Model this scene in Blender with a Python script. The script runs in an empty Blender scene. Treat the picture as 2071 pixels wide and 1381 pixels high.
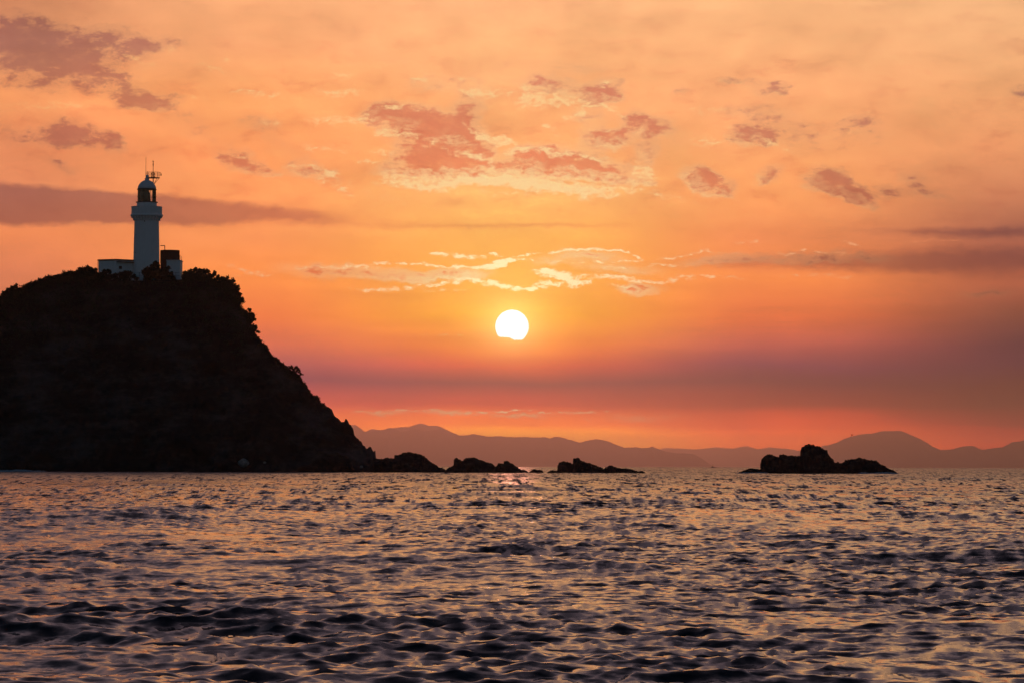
import bpy, bmesh, math, random
import numpy as np
from mathutils import Vector, Matrix

# ------------------------------------------------------------------ camera
S = bpy.context.scene
COL = S.collection
F = 6929.0                       # focal length in pixels of the 2071 px wide photograph (about 120 mm)
CX, CY = 1035.5, 690.5
HZ = 942.6                       # row of the sea horizon in the middle of the picture
CAMH = 1.3
pitch = math.atan((HZ - CY) / F)
roll = 0.0027
fwd = Vector((0, math.cos(pitch), math.sin(pitch)))
up0 = Vector((0, -math.sin(pitch), math.cos(pitch)))
rt0 = Vector((1, 0, 0))
rt = rt0 * math.cos(roll) + up0 * math.sin(roll)
up = up0 * math.cos(roll) - rt0 * math.sin(roll)
EYE = Vector((0, 0, CAMH))
cd = bpy.data.cameras.new('camera')
cam = bpy.data.objects.new('camera', cd)
COL.objects.link(cam)
m = Matrix.Identity(4)
for i in range(3):
    m[i][0], m[i][1], m[i][2], m[i][3] = rt[i], up[i], -fwd[i], EYE[i]
cam.matrix_world = m
cd.sensor_width = 36.0
cd.lens = 36.0 * F / 2071.0
cd.clip_start = 0.5
cd.clip_end = 2.0e6
S.camera = cam


def at(px, py, Y):
    """world point at depth Y that the photograph shows at pixel px, py"""
    d = fwd + rt * ((px - CX) / F) + up * ((CY - py) / F)
    k = Y / d.y
    return EYE + d * k


# ------------------------------------------------------------------ render settings
S.render.engine = 'CYCLES'
S.view_settings.view_transform = 'Standard'
S.view_settings.look = 'None'
S.view_settings.exposure = 0.0
S.view_settings.gamma = 1.0
S.view_settings.use_curve_mapping = False
S.cycles.use_denoising = True
S.cycles.max_bounces = 5
S.cycles.diffuse_bounces = 2
S.cycles.glossy_bounces = 3
S.cycles.transparent_max_bounces = 12
S.cycles.volume_bounces = 0
S.cycles.sample_clamp_indirect = 4.0
S.cycles.sample_clamp_direct = 2.0

# ------------------------------------------------------------------ sky
SUN_PX, SUN_PY = 1035.5, 660.5
SUN_EL = math.atan2(at(SUN_PX, SUN_PY, 1000).z - CAMH, 1000)
SUN_AZ = 0.0

W = bpy.data.worlds.new('World')
S.world = W
W.use_nodes = True
NT = W.node_tree
NT.nodes.clear()
W.cycles.sampling_method = 'MANUAL'
W.cycles.sample_map_resolution = 1024


def s2l(c):
    return tuple((v / 255 / 12.92) if v / 255 <= 0.04045 else ((v / 255 + 0.055) / 1.055) ** 2.4 for v in c)


class G:
    """small helper that writes math as nodes"""

    def __init__(self, nt):
        self.nt = nt

    def node(self, t, **kw):
        n = self.nt.nodes.new(t)
        for k, v in kw.items():
            setattr(n, k, v)
        return n

    def put(self, sock, v):
        if isinstance(v, bpy.types.NodeSocket):
            self.nt.links.new(v, sock)
        elif v is not None:
            sock.default_value = v

    def m(self, op, a, b=None, c=None, clamp=False):
        n = self.node('ShaderNodeMath', operation=op, use_clamp=clamp)
        self.put(n.inputs[0], a)
        self.put(n.inputs[1], b)
        self.put(n.inputs[2], c)
        return n.outputs[0]

    def v(self, op, a, b=None, scale=None):
        n = self.node('ShaderNodeVectorMath', operation=op)
        self.put(n.inputs[0], a)
        self.put(n.inputs[1], b)
        if scale is not None:
            self.put(n.inputs['Scale'], scale)
        return n.outputs['Value'] if op in ('LENGTH', 'DISTANCE', 'DOT_PRODUCT') else n.outputs[0]

    def ss(self, x, a, b, lo=0.0, hi=1.0):
        n = self.node('ShaderNodeMapRange', interpolation_type='SMOOTHSTEP')
        self.put(n.inputs['Value'], x)
        n.inputs['From Min'].default_value = a
        n.inputs['From Max'].default_value = b
        n.inputs['To Min'].default_value = lo
        n.inputs['To Max'].default_value = hi
        return n.outputs[0]

    def noise(self, vec, scale, detail=4, rough=0.55, dist=0.0):
        n = self.node('ShaderNodeTexNoise')
        self.put(n.inputs['Vector'], vec)
        n.inputs['Scale'].default_value = scale
        n.inputs['Detail'].default_value = detail
        n.inputs['Roughness'].default_value = rough
        n.inputs['Distortion'].default_value = dist
        return n

    def mix(self, f, a, b, kind='MIX'):
        n = self.node('ShaderNodeMix', data_type='RGBA', blend_type=kind, clamp_factor=True)
        self.put(n.inputs[0], f)
        for s, q in ((n.inputs[6], a), (n.inputs[7], b)):
            self.put(s, q if isinstance(q, bpy.types.NodeSocket) else (*q, 1.0))
        return n.outputs[2]

    def ramp(self, f, stops, interp='LINEAR'):
        n = self.node('ShaderNodeValToRGB')
        r = n.color_ramp
        r.interpolation = interp
        for i, (p, c) in enumerate(stops):
            e = r.elements[i] if i < len(r.elements) and i < 2 else r.elements.new(p)
            e.position = p
            e.color = (*c, 1.0)
        self.put(n.inputs[0], f)
        return n.outputs[0]

    def mapping(self, vec, loc=(0, 0, 0), rot=0.0, scale=(1, 1, 1), kind='TEXTURE'):
        n = self.node('ShaderNodeMapping', vector_type=kind)
        self.put(n.inputs[0], vec)
        n.inputs['Location'].default_value = loc
        n.inputs['Rotation'].default_value = (0, 0, rot)
        n.inputs['Scale'].default_value = scale
        return n.outputs[0]


g = G(NT)
tc = g.node('ShaderNodeTexCoord').outputs['Generated']
sep = g.node('ShaderNodeSeparateXYZ')
g.put(sep.inputs[0], tc)
K = F / 1000.0
U = g.m('MULTIPLY', g.m('ARCTAN2', sep.outputs[0], sep.outputs[1]), K)     # azimuth from the sun, 1 unit = 8.27 degrees
V = g.m('MULTIPLY', g.m('ARCSINE', sep.outputs[2]), K)                     # height above the horizon, same unit
cmb = g.node('ShaderNodeCombineXYZ')
g.put(cmb.inputs[0], U)
g.put(cmb.inputs[1], V)
P = cmb.outputs[0]

# clear and veiled sky: colour by height at five bearings
YS = (0, 100, 200, 300, 400, 480, 560, 640, 700, 740, 775, 820, 860, 900, 943)
COLS = [
    [(208, 132, 95), (222, 148, 105), (245, 155, 100), (235, 142, 98), (228, 138, 98), (238, 138, 92), (222, 128, 95),
     (205, 118, 92), (190, 108, 90), (175, 100, 88), (165, 95, 85), (200, 105, 85), (230, 115, 80), (215, 105, 80), (200, 100, 80)],
    [(248, 172, 120), (250, 168, 115), (253, 165, 105), (252, 155, 98), (252, 155, 98), (250, 150, 95), (252, 145, 85),
     (240, 125, 85), (220, 115, 88), (190, 105, 90), (168, 97, 90), (210, 105, 85), (238, 122, 80), (243, 125, 76), (235, 118, 75)],
    [(255, 181, 128), (253, 178, 122), (253, 172, 115), (253, 170, 110), (254, 182, 110), (254, 178, 95), (254, 174, 88),
     (254, 170, 78), (252, 140, 72), (228, 112, 80), (178, 98, 87), (215, 108, 84), (243, 128, 80), (255, 162, 76), (255, 165, 76)],
    [(250, 182, 128), (250, 176, 122), (250, 168, 115), (250, 165, 108), (250, 158, 100), (240, 140, 92), (248, 140, 85),
     (235, 120, 85), (200, 105, 88), (165, 95, 85), (132, 83, 81), (180, 90, 78), (215, 102, 75), (225, 108, 75), (225, 108, 75)],
    [(243, 180, 128), (242, 174, 122), (240, 165, 112), (232, 150, 103), (205, 125, 92), (172, 100, 82), (190, 103, 80),
     (150, 86, 76), (120, 78, 73), (112, 75, 72), (106, 73, 71), (140, 76, 68), (158, 80, 70), (175, 85, 75), (175, 85, 75)],
]
XS = (0, 500, 1035.5, 1550, 2071)
# the colours above are what reaches the camera; the sky behind the haze is found by taking the haze away again
HAZE = 2.6e-5
HAZE_TOP, HAZE_END = 880.0, 106000.0
AIR = [(0.36, 0.12, 0.105), (0.43, 0.14, 0.12), (0.52, 0.165, 0.14), (0.43, 0.14, 0.12), (0.35, 0.117, 0.10)]


def behind_haze(c, y, air):
    e = max(1e-4, (943 - y) / F)
    t = math.exp(-HAZE * min(HAZE_END, HAZE_TOP / math.tan(e)))
    k = float(np.interp(y, (0, 400, 640, 780, 820, 880, 943), (1.1, 1.2, 1.3, 1.36, 1.2, 0.82, 0.72)))
    air = (air[0] * k, air[1] * k, air[2] * k)
    mauve = float(np.interp(y, (640, 740, 830, 870), (0.0, 0.06, 0.06, 0.0)))
    c = (c[0], c[1], c[2] * (1 + 3.0 * mauve))
    return tuple(max(0.05 * v, (v - a * (1 - t)) / t) for v, a in zip(s2l(c), air))


und = g.noise(g.v('MULTIPLY', P, (1.6, 5.0, 1.0)), 1.6, 2, 0.5).outputs['Fac']
Vb = g.m('ADD', V, g.m('MULTIPLY', g.m('SUBTRACT', und, 0.5), 0.035))
base = None
for j, cols in enumerate(COLS):
    st = sorted((1.0 - y / 943.0 if y < 943 else 0.0, behind_haze(c, y, AIR[j])) for y, c in zip(YS, cols))
    r = g.ramp(g.m('MULTIPLY', Vb, 1000.0 / 943.0, clamp=True), st)
    if base is None:
        base = r
    else:
        base = g.mix(g.ss(U, (XS[j - 1] - CX) / 1000, (XS[j] - CX) / 1000), base, r)

# ragged coordinates for the clouds
w1 = g.noise(g.v('MULTIPLY', P, (1.0, 1.9, 1.0)), 7.0, 3, 0.55).outputs['Color']
w2 = g.noise(g.v('MULTIPLY', P, (1.0, 1.6, 1.0)), 34.0, 4, 0.6).outputs['Color']
wv = g.v('ADD', g.v('MULTIPLY', g.v('SUBTRACT', w1, (0.5, 0.5, 0.5)), (0.045, 0.025, 0)),
         g.v('MULTIPLY', g.v('SUBTRACT', w2, (0.5, 0.5, 0.5)), (0.040, 0.026, 0)))
PW = g.v('ADD', P, wv)
wl = g.v('ADD', g.v('MULTIPLY', g.v('SUBTRACT', w1, (0.5, 0.5, 0.5)), (0.022, 0.012, 0)),
         g.v('MULTIPLY', g.v('SUBTRACT', w2, (0.5, 0.5, 0.5)), (0.030, 0.016, 0)))
PL = g.v('ADD', P, wl)
fil = g.noise(g.v('MULTIPLY', PL, (1.0, 2.0, 1.0)), 60.0, 5, 0.68).outputs['Fac']
fb = g.noise(g.v('MULTIPLY', P, (1.0, 2.0, 1.0)), 26.0, 6, 0.68).outputs['Fac']


def blobs(lst, coord):
    acc = 0.0
    for (px, py, rx, ry, rot, wgt) in lst:
        mp = g.mapping(coord, ((px - CX) / 1000, (HZ - py) / 1000, 0), math.radians(rot), (rx / 1000, ry / 1000, 1))
        gt = g.node('ShaderNodeTexGradient', gradient_type='SPHERICAL')
        g.put(gt.inputs[0], mp)
        acc = g.m('MULTIPLY_ADD', gt.outputs['Fac'], wgt, acc)
    return acc


# px, py, half width, half height, tilt (degrees, + = left end down), weight
DARK = [
    (20, 95, 110, 62, 0, 1.5), (70, 120, 120, 60, -8, 1.3), (150, 130, 100, 44, -6, 1.2), (190, 165, 80, 34, -14, 0.9), (225, 95, 110, 34, -8, 1.0), (270, 105, 60, 34, -30, 0.8), (325, 96, 60, 18, 4, 1.0),
    (80, 185, 150, 30, -6, 0.7), (255, 165, 120, 34, -28, 0.5), (110, 75, 120, 22, -6, 0.5),
    (262, 206, 46, 26, -8, 1.3), (310, 215, 56, 18, 4, 1.1), (285, 220, 60, 14, 0, 0.9), (390, 262, 170, 40, -28, 0.45),
    (100, 285, 80, 26, 6, 0.9), (140, 275, 60, 30, 0, 1.1), (175, 292, 80, 26, -4, 0.9), (225, 296, 36, 28, -20, 0.9), (15, 290, 60, 30, 0, 0.6), (130, 345, 46, 16, -25, 0.8),
    (480, 328, 42, 26, 0, 1.2), (510, 342, 60, 18, -12, 1.0), (545, 352, 36, 10, 0, 0.6), (605, 344, 40, 18, 4, 0.8), (640, 350, 50, 14, -6, 0.7), (525, 255, 50, 16, 0, 0.5),
    (790, 238, 70, 34, 0, 1.5), (840, 250, 100, 40, -6, 1.5), (905, 258, 90, 34, -4, 1.4), (860, 285, 100, 24, -4, 0.9), (930, 280, 70, 36, -22, 1.1), (975, 300, 40, 18, -20, 0.7),
    (945, 222, 40, 34, -60, 0.9), (960, 190, 50, 40, -60, 0.35), (735, 242, 40, 14, 0, 0.6), (880, 170, 60, 20, 0, 0.4),
    (840, 325, 80, 40, 6, 1.2), (910, 325, 90, 42, -6, 1.3), (965, 338, 60, 26, -10, 1.0), (870, 350, 120, 18, 0, 0.8), (770, 345, 40, 16, 0, 0.4),
    (1050, 325, 60, 30, 8, 1.1), (1090, 325, 70, 34, 0, 1.3), (1150, 330, 80, 36, -4, 1.4), (1205, 342, 80, 30, -10, 1.2), (1260, 360, 70, 16, -12, 0.9), (1110, 352, 120, 16, 0, 0.7), (1300, 372, 40, 8, 0, 0.5),
    (1218, 190, 50, 28, 16, 1.6), (1205, 198, 40, 16, 0, 0.8), (1085, 175, 50, 22, -6, 0.9), (1140, 182, 60, 24, -8, 0.9), (1190, 238, 60, 24, 0, 0.7),
    (1215, 282, 56, 26, 0, 1.4), (1255, 278, 40, 24, 10, 1.2), (1280, 242, 40, 26, 20, 1.0), (1320, 255, 60, 24, -6, 1.0), (1312, 300, 32, 30, 0, 1.0), (1310, 270, 40, 14, 0, 0.7), (1290, 330, 60, 30, 0, 0.35), (1360, 280, 60, 30, 0, 0.3),
    (1490, 276, 40, 18, 4, 1.1), (1525, 274, 50, 24, -4, 1.4), (1550, 285, 30, 14, 0, 0.8), (1410, 358, 40, 26, -10, 1.5), (1440, 370, 50, 26, -18, 1.5), (1475, 380, 26, 18, -20, 0.9), (1430, 385, 30, 14, 0, 0.7), (1562, 350, 34, 20, 16, 1.1), (1545, 362, 24, 10, 0, 0.6),
    (1665, 365, 46, 34, -16, 1.5), (1700, 380, 60, 30, -22, 1.5), (1735, 398, 50, 22, -28, 1.3), (1755, 412, 30, 12, -30, 0.9), (1650, 385, 30, 12, 0, 0.6), (1792, 390, 34, 16, 0, 1.0), (1843, 366, 40, 16, -16, 0.9), (1855, 392, 60, 14, -6, 0.7), (1900, 402, 50, 10, -14, 0.5),
    (1560, 181, 50, 18, 4, 0.9), (1575, 176, 26, 16, 0, 0.7), (1490, 167, 60, 10, 0, 0.7), (1380, 188, 30, 12, 0, 0.5), (1740, 245, 60, 16, 8, 0.7), (1725, 260, 60, 20, 0, 0.5), (1770, 275, 50, 30, 0, 0.4),
    (1640, 275, 170, 50, -14, 0.42), (2060, 195, 50, 16, 0, 0.7), (1560, 245, 120, 44, -24, 0.42), (1500, 225, 70, 14, 0, 0.4), (1880, 340, 160, 30, 0, 0.25),
    (1440, 526, 90, 14, 6, 0.7), (1560, 524, 120, 15, -2, 0.6), (1660, 521, 90, 16, 4, 0.6), (1760, 524, 120, 16, -1, 0.5),
    (1300, 586, 60, 14, 0, 1.1), (1290, 580, 40, 10, 0, 0.6), (1990, 596, 80, 9, 3, 0.8), (640, 552, 120, 20, -3, 0.7), (760, 555, 150, 16, -2, 0.6),
    (860, 556, 120, 16, 0, 0.6), (940, 555, 80, 14, 0, 0.5), (1200, 520, 90, 14, -4, 0.7), (1260, 545, 120, 12, -2, 0.6), (1120, 530, 80, 12, 0, 0.45),
    (1010, 145, 200, 60, 0, 0.32), (760, 110, 260, 60, -30, 0.28), (440, 60, 200, 60, -30, 0.25), (560, 290, 160, 40, -30, 0.35), (330, 330, 160, 30, -25, 0.25), (1180, 140, 120, 20, 0, 0.3),
    (780, 836, 60, 7, 0, 0.6), (900, 836, 70, 7, 0, 0.6), (1050, 840, 90, 7, 0, 0.5), (1300, 845, 110, 10, 0, 0.4),
]
BAND = [(40, 424, 560, 46, -1.2, 1.8), (330, 430, 440, 36, -2.2, 1.3), (-200, 420, 500, 60, 0, 1.5), (900, 458, 360, 12, 0, 0.55),
        (1150, 456, 260, 9, 0, 0.35), (620, 440, 120, 18, -4, 0.5), (1980, 735, 520, 80, 4, 0.42), (1500, 768, 560, 34, 2, 0.32), (1480, 528, 240, 24, 1, 0.55), (1680, 533, 300, 32, 0, 0.65), (1880, 530, 320, 44, -1, 0.7), (2060, 522, 280, 54, 0, 0.7), (1880, 471, 300, 15, -1, 0.6), (2060, 468, 240, 24, 2, 0.55), (1990, 596, 80, 9, 3, 0.3), (640, 553, 130, 18, -3, 0.25), (780, 556, 170, 14, -2, 0.25), (1750, 655, 420, 12, 3, 0.25), (1450, 715, 300, 12, 3, 0.2)]
LIGHT = [
    (530, 198, 80, 11, 0, 0.9), (490, 195, 40, 8, 0, 0.5), (690, 192, 64, 13, 0, 1.0), (660, 190, 40, 8, 0, 0.5), (700, 247, 90, 15, 2, 1.0), (640, 240, 50, 12, 0, 0.6), (850, 162, 30, 15, 0, 1.1),
    (940, 158, 30, 10, 0, 0.7), (980, 187, 66, 14, -3, 1.1), (945, 185, 30, 16, 0, 0.7), (1060, 195, 40, 30, 20, 0.9), (1100, 205, 70, 24, 3, 1.0), (1150, 208, 60, 12, 6, 0.9), (800, 276, 40, 12, 0, 1.0), (775, 274, 30, 12, 0, 0.9), (830, 278, 30, 9, 0, 0.8),
    (640, 303, 50, 13, -2, 0.8), (690, 306, 30, 9, 0, 0.7), (740, 330, 50, 10, 0, 0.7), (770, 312, 36, 10, 0, 0.9), (960, 268, 40, 9, -48, 0.9), (985, 280, 40, 12, -24, 1.1), (1020, 288, 34, 16, -20, 1.5), (1000, 296, 30, 8, 0, 0.7),
    (850, 376, 90, 18, -8, 1.1), (910, 370, 80, 15, 4, 1.4), (980, 366, 100, 15, 3, 1.9), (1040, 368, 90, 15, -3, 1.8), (1110, 378, 80, 20, -6, 1.5), (1180, 385, 80, 22, -6, 1.2), (1185, 402, 22, 14, 0, 1.1), (1240, 385, 60, 18, -4, 0.8), (800, 368, 60, 18, 6, 0.8), (1060, 390, 200, 12, 0, 0.5),
    (1290, 345, 34, 26, -8, 1.0), (1310, 355, 40, 18, -10, 0.8), (1330, 395, 120, 10, -10, 0.6),
    (1040, 308, 44, 9, 8, 1.2), (1085, 306, 40, 8, 0, 1.4), (1115, 313, 30, 9, -24, 1.2), (1145, 312, 26, 10, 14, 1.2), (1190, 318, 40, 7, -16, 1.0), (1220, 322, 26, 6, -10, 0.6),
    (860, 300, 40, 10, 24, 0.7), (905, 305, 40, 9, -20, 0.8), (945, 312, 34, 9, -26, 1.0), (965, 318, 22, 12, -10, 1.4), (990, 335, 26, 8, -50, 0.8), (800, 220, 40, 8, 6, 1.0), (835, 226, 60, 6, -6, 0.6), (755, 232, 40, 12, 10, 0.6),
    (1175, 222, 34, 14, 30, 0.9), (1215, 216, 50, 9, -4, 1.0), (1248, 230, 36, 8, -30, 0.9), (1150, 240, 40, 8, 24, 0.8), (1110, 258, 20, 7, -10, 0.9), (1122, 275, 24, 8, -10, 0.6), (1062, 276, 12, 5, 0, 0.7),
    (1225, 174, 40, 7, 22, 1.1), (1250, 265, 90, 8, 2, 0.6), (1430, 222, 70, 16, 4, 0.6), (1430, 290, 60, 18, -4, 0.8), (1480, 255, 80, 10, 0, 0.4), (1560, 290, 70, 16, -18, 0.7), (1520, 264, 50, 6, -4, 0.5), (1420, 345, 40, 6, -6, 0.5),
    (600, 340, 60, 8, 4, 0.8), (650, 345, 50, 12, -14, 0.8), (660, 360, 30, 18, 40, 0.6), (690, 385, 24, 40, 30, 0.5), (500, 318, 50, 8, -10, 0.6), (540, 250, 60, 24, 0, 0.5), (420, 148, 80, 16, -10, 0.5),
    (270, 126, 80, 12, -20, 0.6), (340, 112, 60, 12, 0, 0.5), (60, 230, 160, 18, 0, 0.5), (150, 220, 100, 16, 0, 0.5), (380, 205, 80, 16, -4, 0.4), (690, 158, 34, 16, 0, 0.6), (450, 130, 30, 10, 0, 0.5),
    (1740, 268, 60, 9, 10, 0.5), (1640, 255, 50, 9, 0, 0.5), (760, 400, 160, 30, -20, 0.3), (1690, 350, 40, 10, -20, 0.4), (1760, 230, 60, 6, 6, 0.4),
]
LINES = [
    (880, 514, 30, 5, -6, 1.0), (925, 518, 60, 9, -3, 1.4), (960, 521, 34, 8, 0, 1.0), (990, 513, 14, 7, -10, 1.0), (1005, 518, 18, 6, -14, 0.9),
    (590, 545, 60, 10, 2, 0.6), (640, 544, 50, 7, 0, 0.7), (700, 541, 60, 8, 4, 0.9), (765, 533, 40, 6, 6, 1.1), (740, 543, 60, 9, 0, 0.7), (820, 535, 60, 5, -2, 1.0), (870, 536, 40, 5, -4, 1.1), (900, 541, 40, 5, -6, 1.3), (925, 540, 22, 9, 10, 1.4), (945, 541, 30, 6, -4, 1.5), (970, 543, 26, 8, 14, 1.7),
    (995, 540, 34, 9, 10, 2.2), (1008, 533, 26, 13, 0, 2.2), (1025, 527, 34, 6, 4, 2.0), (1055, 528, 30, 4, 2, 1.5), (1050, 519, 40, 5, 8, 1.2), (1080, 514, 30, 4, 4, 1.0),
    (1120, 512, 40, 5, 4, 1.4), (1155, 507, 34, 5, 5, 1.6), (1190, 505, 40, 4, 1, 1.7), (1225, 506, 40, 4, -2, 1.6), (1260, 510, 30, 4, -10, 1.4), (1290, 520, 30, 4, -22, 1.2), (1265, 529, 50, 5, 2, 1.1),
    (1180, 532, 30, 6, 0, 0.8), (1215, 533, 40, 5, -8, 0.9), (1250, 542, 40, 4, -4, 0.8), (1300, 540, 60, 4, 4, 0.7), (1360, 538, 60, 4, -4, 0.6), (1130, 531, 20, 5, 0, 0.6),
    (1100, 552, 30, 12, -10, 2.0), (1125, 555, 36, 12, -20, 2.0), (1150, 562, 40, 14, -30, 1.8), (1160, 575, 26, 12, 10, 1.5), (1110, 572, 40, 10, 0, 1.5), (1185, 566, 30, 12, -20, 1.3), (1090, 580, 30, 8, 0, 1.4),
    (930, 566, 40, 9, 6, 1.3), (965, 568, 40, 9, -4, 1.5), (1000, 575, 50, 9, -6, 1.7), (1040, 583, 60, 8, -4, 1.6), (1070, 585, 30, 8, 4, 1.3), (900, 575, 50, 8, 2, 1.1), (860, 578, 50, 9, 2, 1.0), (810, 583, 50, 8, 0, 0.9), (760, 588, 50, 8, -2, 0.8), (715, 586, 30, 6, -6, 0.6), (900, 588, 90, 6, 0, 0.5),
    (1230, 560, 60, 9, -3, 1.2), (1280, 566, 70, 10, -3, 1.1), (1340, 568, 80, 9, 3, 0.9), (1400, 560, 100, 7, -3, 0.8), (1480, 562, 90, 6, -4, 0.5), (1250, 578, 60, 8, -8, 0.7),
    (1350, 522, 40, 6, 8, 0.7), (1385, 515, 36, 6, 8, 0.8), (1420, 508, 36, 6, 4, 0.7), (1450, 512, 60, 4, -4, 0.6), (1500, 490, 50, 7, 0, 0.5), (1400, 480, 40, 8, -10, 0.4), (1550, 490, 60, 6, -4, 0.4), (1345, 535, 90, 4, -2, 0.6),
    (1590, 516, 30, 5, -20, 0.7), (1612, 510, 34, 6, 20, 0.9), (1645, 508, 30, 4, -10, 0.9), (1690, 513, 60, 5, -3, 0.8), (1780, 517, 60, 4, 0, 0.5), (1705, 490, 40, 8, -16, 0.7), (1730, 497, 30, 7, 0, 0.6), (1805, 485, 20, 4, 0, 0.5),
    (1860, 490, 60, 5, 5, 0.6), (1930, 488, 70, 3, -4, 0.5), (1620, 558, 80, 7, 2, 0.6), (1700, 563, 80, 10, -6, 0.5), (1850, 560, 80, 7, 0, 0.35),
    (480, 545, 60, 10, -14, 0.7), (500, 560, 70, 10, 6, 0.5), (540, 560, 60, 10, -6, 0.5), (920, 677, 160, 3, -1, 0.5),
    (730, 836, 50, 4, 4, 0.9), (780, 831, 50, 3, 4, 1.0), (830, 832, 50, 3, -4, 1.0), (880, 830, 50, 3, 2, 1.0), (905, 836, 20, 5, -30, 0.9), (950, 835, 50, 4, 2, 1.0), (1000, 833, 50, 4, 4, 1.1), (1050, 829, 50, 3, 2, 1.1),
    (1100, 833, 40, 5, 0, 1.1), (1150, 833, 50, 4, -2, 1.0), (1200, 833, 50, 4, 4, 1.0), (1240, 838, 40, 4, -4, 0.7), (800, 841, 70, 2, 0, 0.6), (960, 840, 60, 2, 0, 0.6), (1060, 841, 40, 3, 0, 0.6), (1190, 850, 14, 4, -20, 0.6),
    (1300, 834, 60, 4, -2, 0.5), (1370, 842, 70, 4, 0, 0.5), (1320, 850, 60, 3, 0, 0.4), (1250, 862, 90, 2, 0, 0.4), (830, 825, 70, 2, 0, 0.4), (740, 826, 40, 3, 0, 0.4),
]
sunV = ((SUN_PX - CX) / 1000, (HZ - SUN_PY) / 1000, 0.0)
sdist = g.v('LENGTH', g.v('SUBTRACT', P, sunV))
prox = g.m('POWER', 2.71828, g.m('MULTIPLY', sdist, -2.4))

def ragged(total, noise, k, lo, hi, gate=0.30):
    n = g.m('MULTIPLY', g.m('SUBTRACT', noise, 0.5), g.ss(total, 0.0, gate, 0.0, k))
    return g.ss(g.m('ADD', total, n), lo, hi)


DARK = [(a, b, c * 1.1, d * 1.2, e, f) for a, b, c, d, e, f in DARK]
dsum = blobs(DARK, PW)
toward = g.v('SCALE', g.v('NORMALIZE', g.v('SUBTRACT', sunV, P)), scale=0.013)
dsun = blobs(DARK, g.v('ADD', PW, toward))
core = ragged(dsum, fb, 3.2, 0.06, 1.30, 0.6)
dk = g.m('MAXIMUM', core, g.m('MULTIPLY', g.ss(dsum, 0.0, 0.9), 0.45))
edge = g.m('MULTIPLY', g.ss(g.m('SUBTRACT', dsum, dsun), 0.05, 0.55), g.ss(dsum, 0.10, 0.45))
edge = g.m('MULTIPLY', edge, g.m('MULTIPLY', g.ss(fil, 0.36, 0.58), g.m('MULTIPLY', prox, 1.7, clamp=True)))
bd = g.ss(g.m('MULTIPLY', blobs(BAND, PL), g.m('MULTIPLY_ADD', fb, 0.9, 0.55)), 0.05, 1.0)
lt = ragged(blobs(LIGHT, PW), fil, 5.0, 0.12, 1.5, 0.6)
ln = ragged(blobs([(a, b, c, d * 0.85, e, f) for a, b, c, d, e, f in LINES], PL), fil, 7.0, 0.15, 1.75, 0.7)
rim = g.m('MULTIPLY', g.m('MULTIPLY', dk, g.m('SUBTRACT', 1.0, dk)), g.m('MULTIPLY', prox, 3.4))

# sun shafts and a soft mottle in the veil
ang = g.node('ShaderNodeSeparateXYZ')
g.put(ang.inputs[0], g.v('SUBTRACT', P, sunV))
th = g.m('ARCTAN2', ang.outputs[1], ang.outputs[0])
rayc = g.node('ShaderNodeCombineXYZ')
g.put(rayc.inputs[0], th)
g.put(rayc.inputs[1], g.m('MULTIPLY', sdist, 0.5))
rays = g.m('SUBTRACT', g.noise(rayc.outputs[0], 5.5, 2, 0.5).outputs['Fac'], 0.5)
rays = g.m('MULTIPLY', rays, g.m('MULTIPLY', g.ss(V, 0.45, 0.75), g.ss(sdist, 0.25, 0.7)))
mott = g.m('SUBTRACT', g.noise(g.v('MULTIPLY', PW, (1.0, 2.4, 1.0)), 5.0, 5, 0.55).outputs['Fac'], 0.5)
mult = g.m('ADD', g.m('MULTIPLY_ADD', rays, 0.42, 1.0), g.m('MULTIPLY', mott, 0.50))
streak = g.m('SUBTRACT', g.noise(g.v('MULTIPLY', PL, (1.0, 13.0, 1.0)), 2.6, 4, 0.6).outputs['Fac'], 0.5)
mult = g.m('ADD', mult, g.m('MULTIPLY', streak, g.ss(V, 0.30, 0.46, 0.55, 0.12)))
sky = g.v('SCALE', base, scale=mult)
plain = sky

def one_minus(f, c):
    """1 - f*c for a colour c"""
    return g.v('SUBTRACT', (1.0, 1.0, 1.0), g.v('SCALE', c, scale=f))

bcol = g.mix(g.m('MULTIPLY', prox, 1.5, clamp=True), (0.64, 0.61, 0.32), (0.20, 0.44, 0.30))
sky = g.v('MULTIPLY', sky, one_minus(bd, bcol))
# thin broken cloud that fills the upper sky
veil = g.m('MULTIPLY', g.ss(V, 0.40, 0.56), g.ss(V, 0.72, 1.0, 1.0, 0.30))
vn = g.noise(g.v('MULTIPLY', PW, (1.0, 2.3, 1.0)), 10.0, 6, 0.66).outputs['Fac']
sky = g.mix(g.m('MULTIPLY', g.m('MULTIPLY', g.ss(vn, 0.50, 0.70), veil), 0.50), sky, g.v('MULTIPLY', sky, (0.78, 0.62, 0.68)))
sky = g.mix(g.m('MULTIPLY', g.m('MULTIPLY', g.ss(vn, 0.50, 0.30), veil), g.m('MULTIPLY_ADD', prox, 0.9, 0.10)), sky, g.v('MULTIPLY', sky, (1.06, 1.28, 1.25)))
dk = g.m('MULTIPLY', dk, g.m('MULTIPLY_ADD', g.m('SUBTRACT', fb, 0.5), 1.3, 1.0), clamp=True)
dcol = g.mix(g.m('MULTIPLY', prox, 1.8, clamp=True), (0.57, 0.57, 0.31), (0.12, 0.43, 0.29))
sky = g.v('MULTIPLY', sky, g.v('SUBTRACT', (1.0, 1.0, 1.0), g.v('SCALE', dcol, scale=dk)))
hot = g.mix(g.m('MULTIPLY', prox, 1.7, clamp=True), (1.0, 0.48, 0.17), (1.04, 0.84, 0.40))
sky = g.mix(g.m('MULTIPLY', lt, 0.85), sky, hot)
hot2 = g.mix(g.m('MULTIPLY', prox, 1.35, clamp=True), (0.95, 0.26, 0.09), (1.25, 1.10, 0.58))
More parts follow.
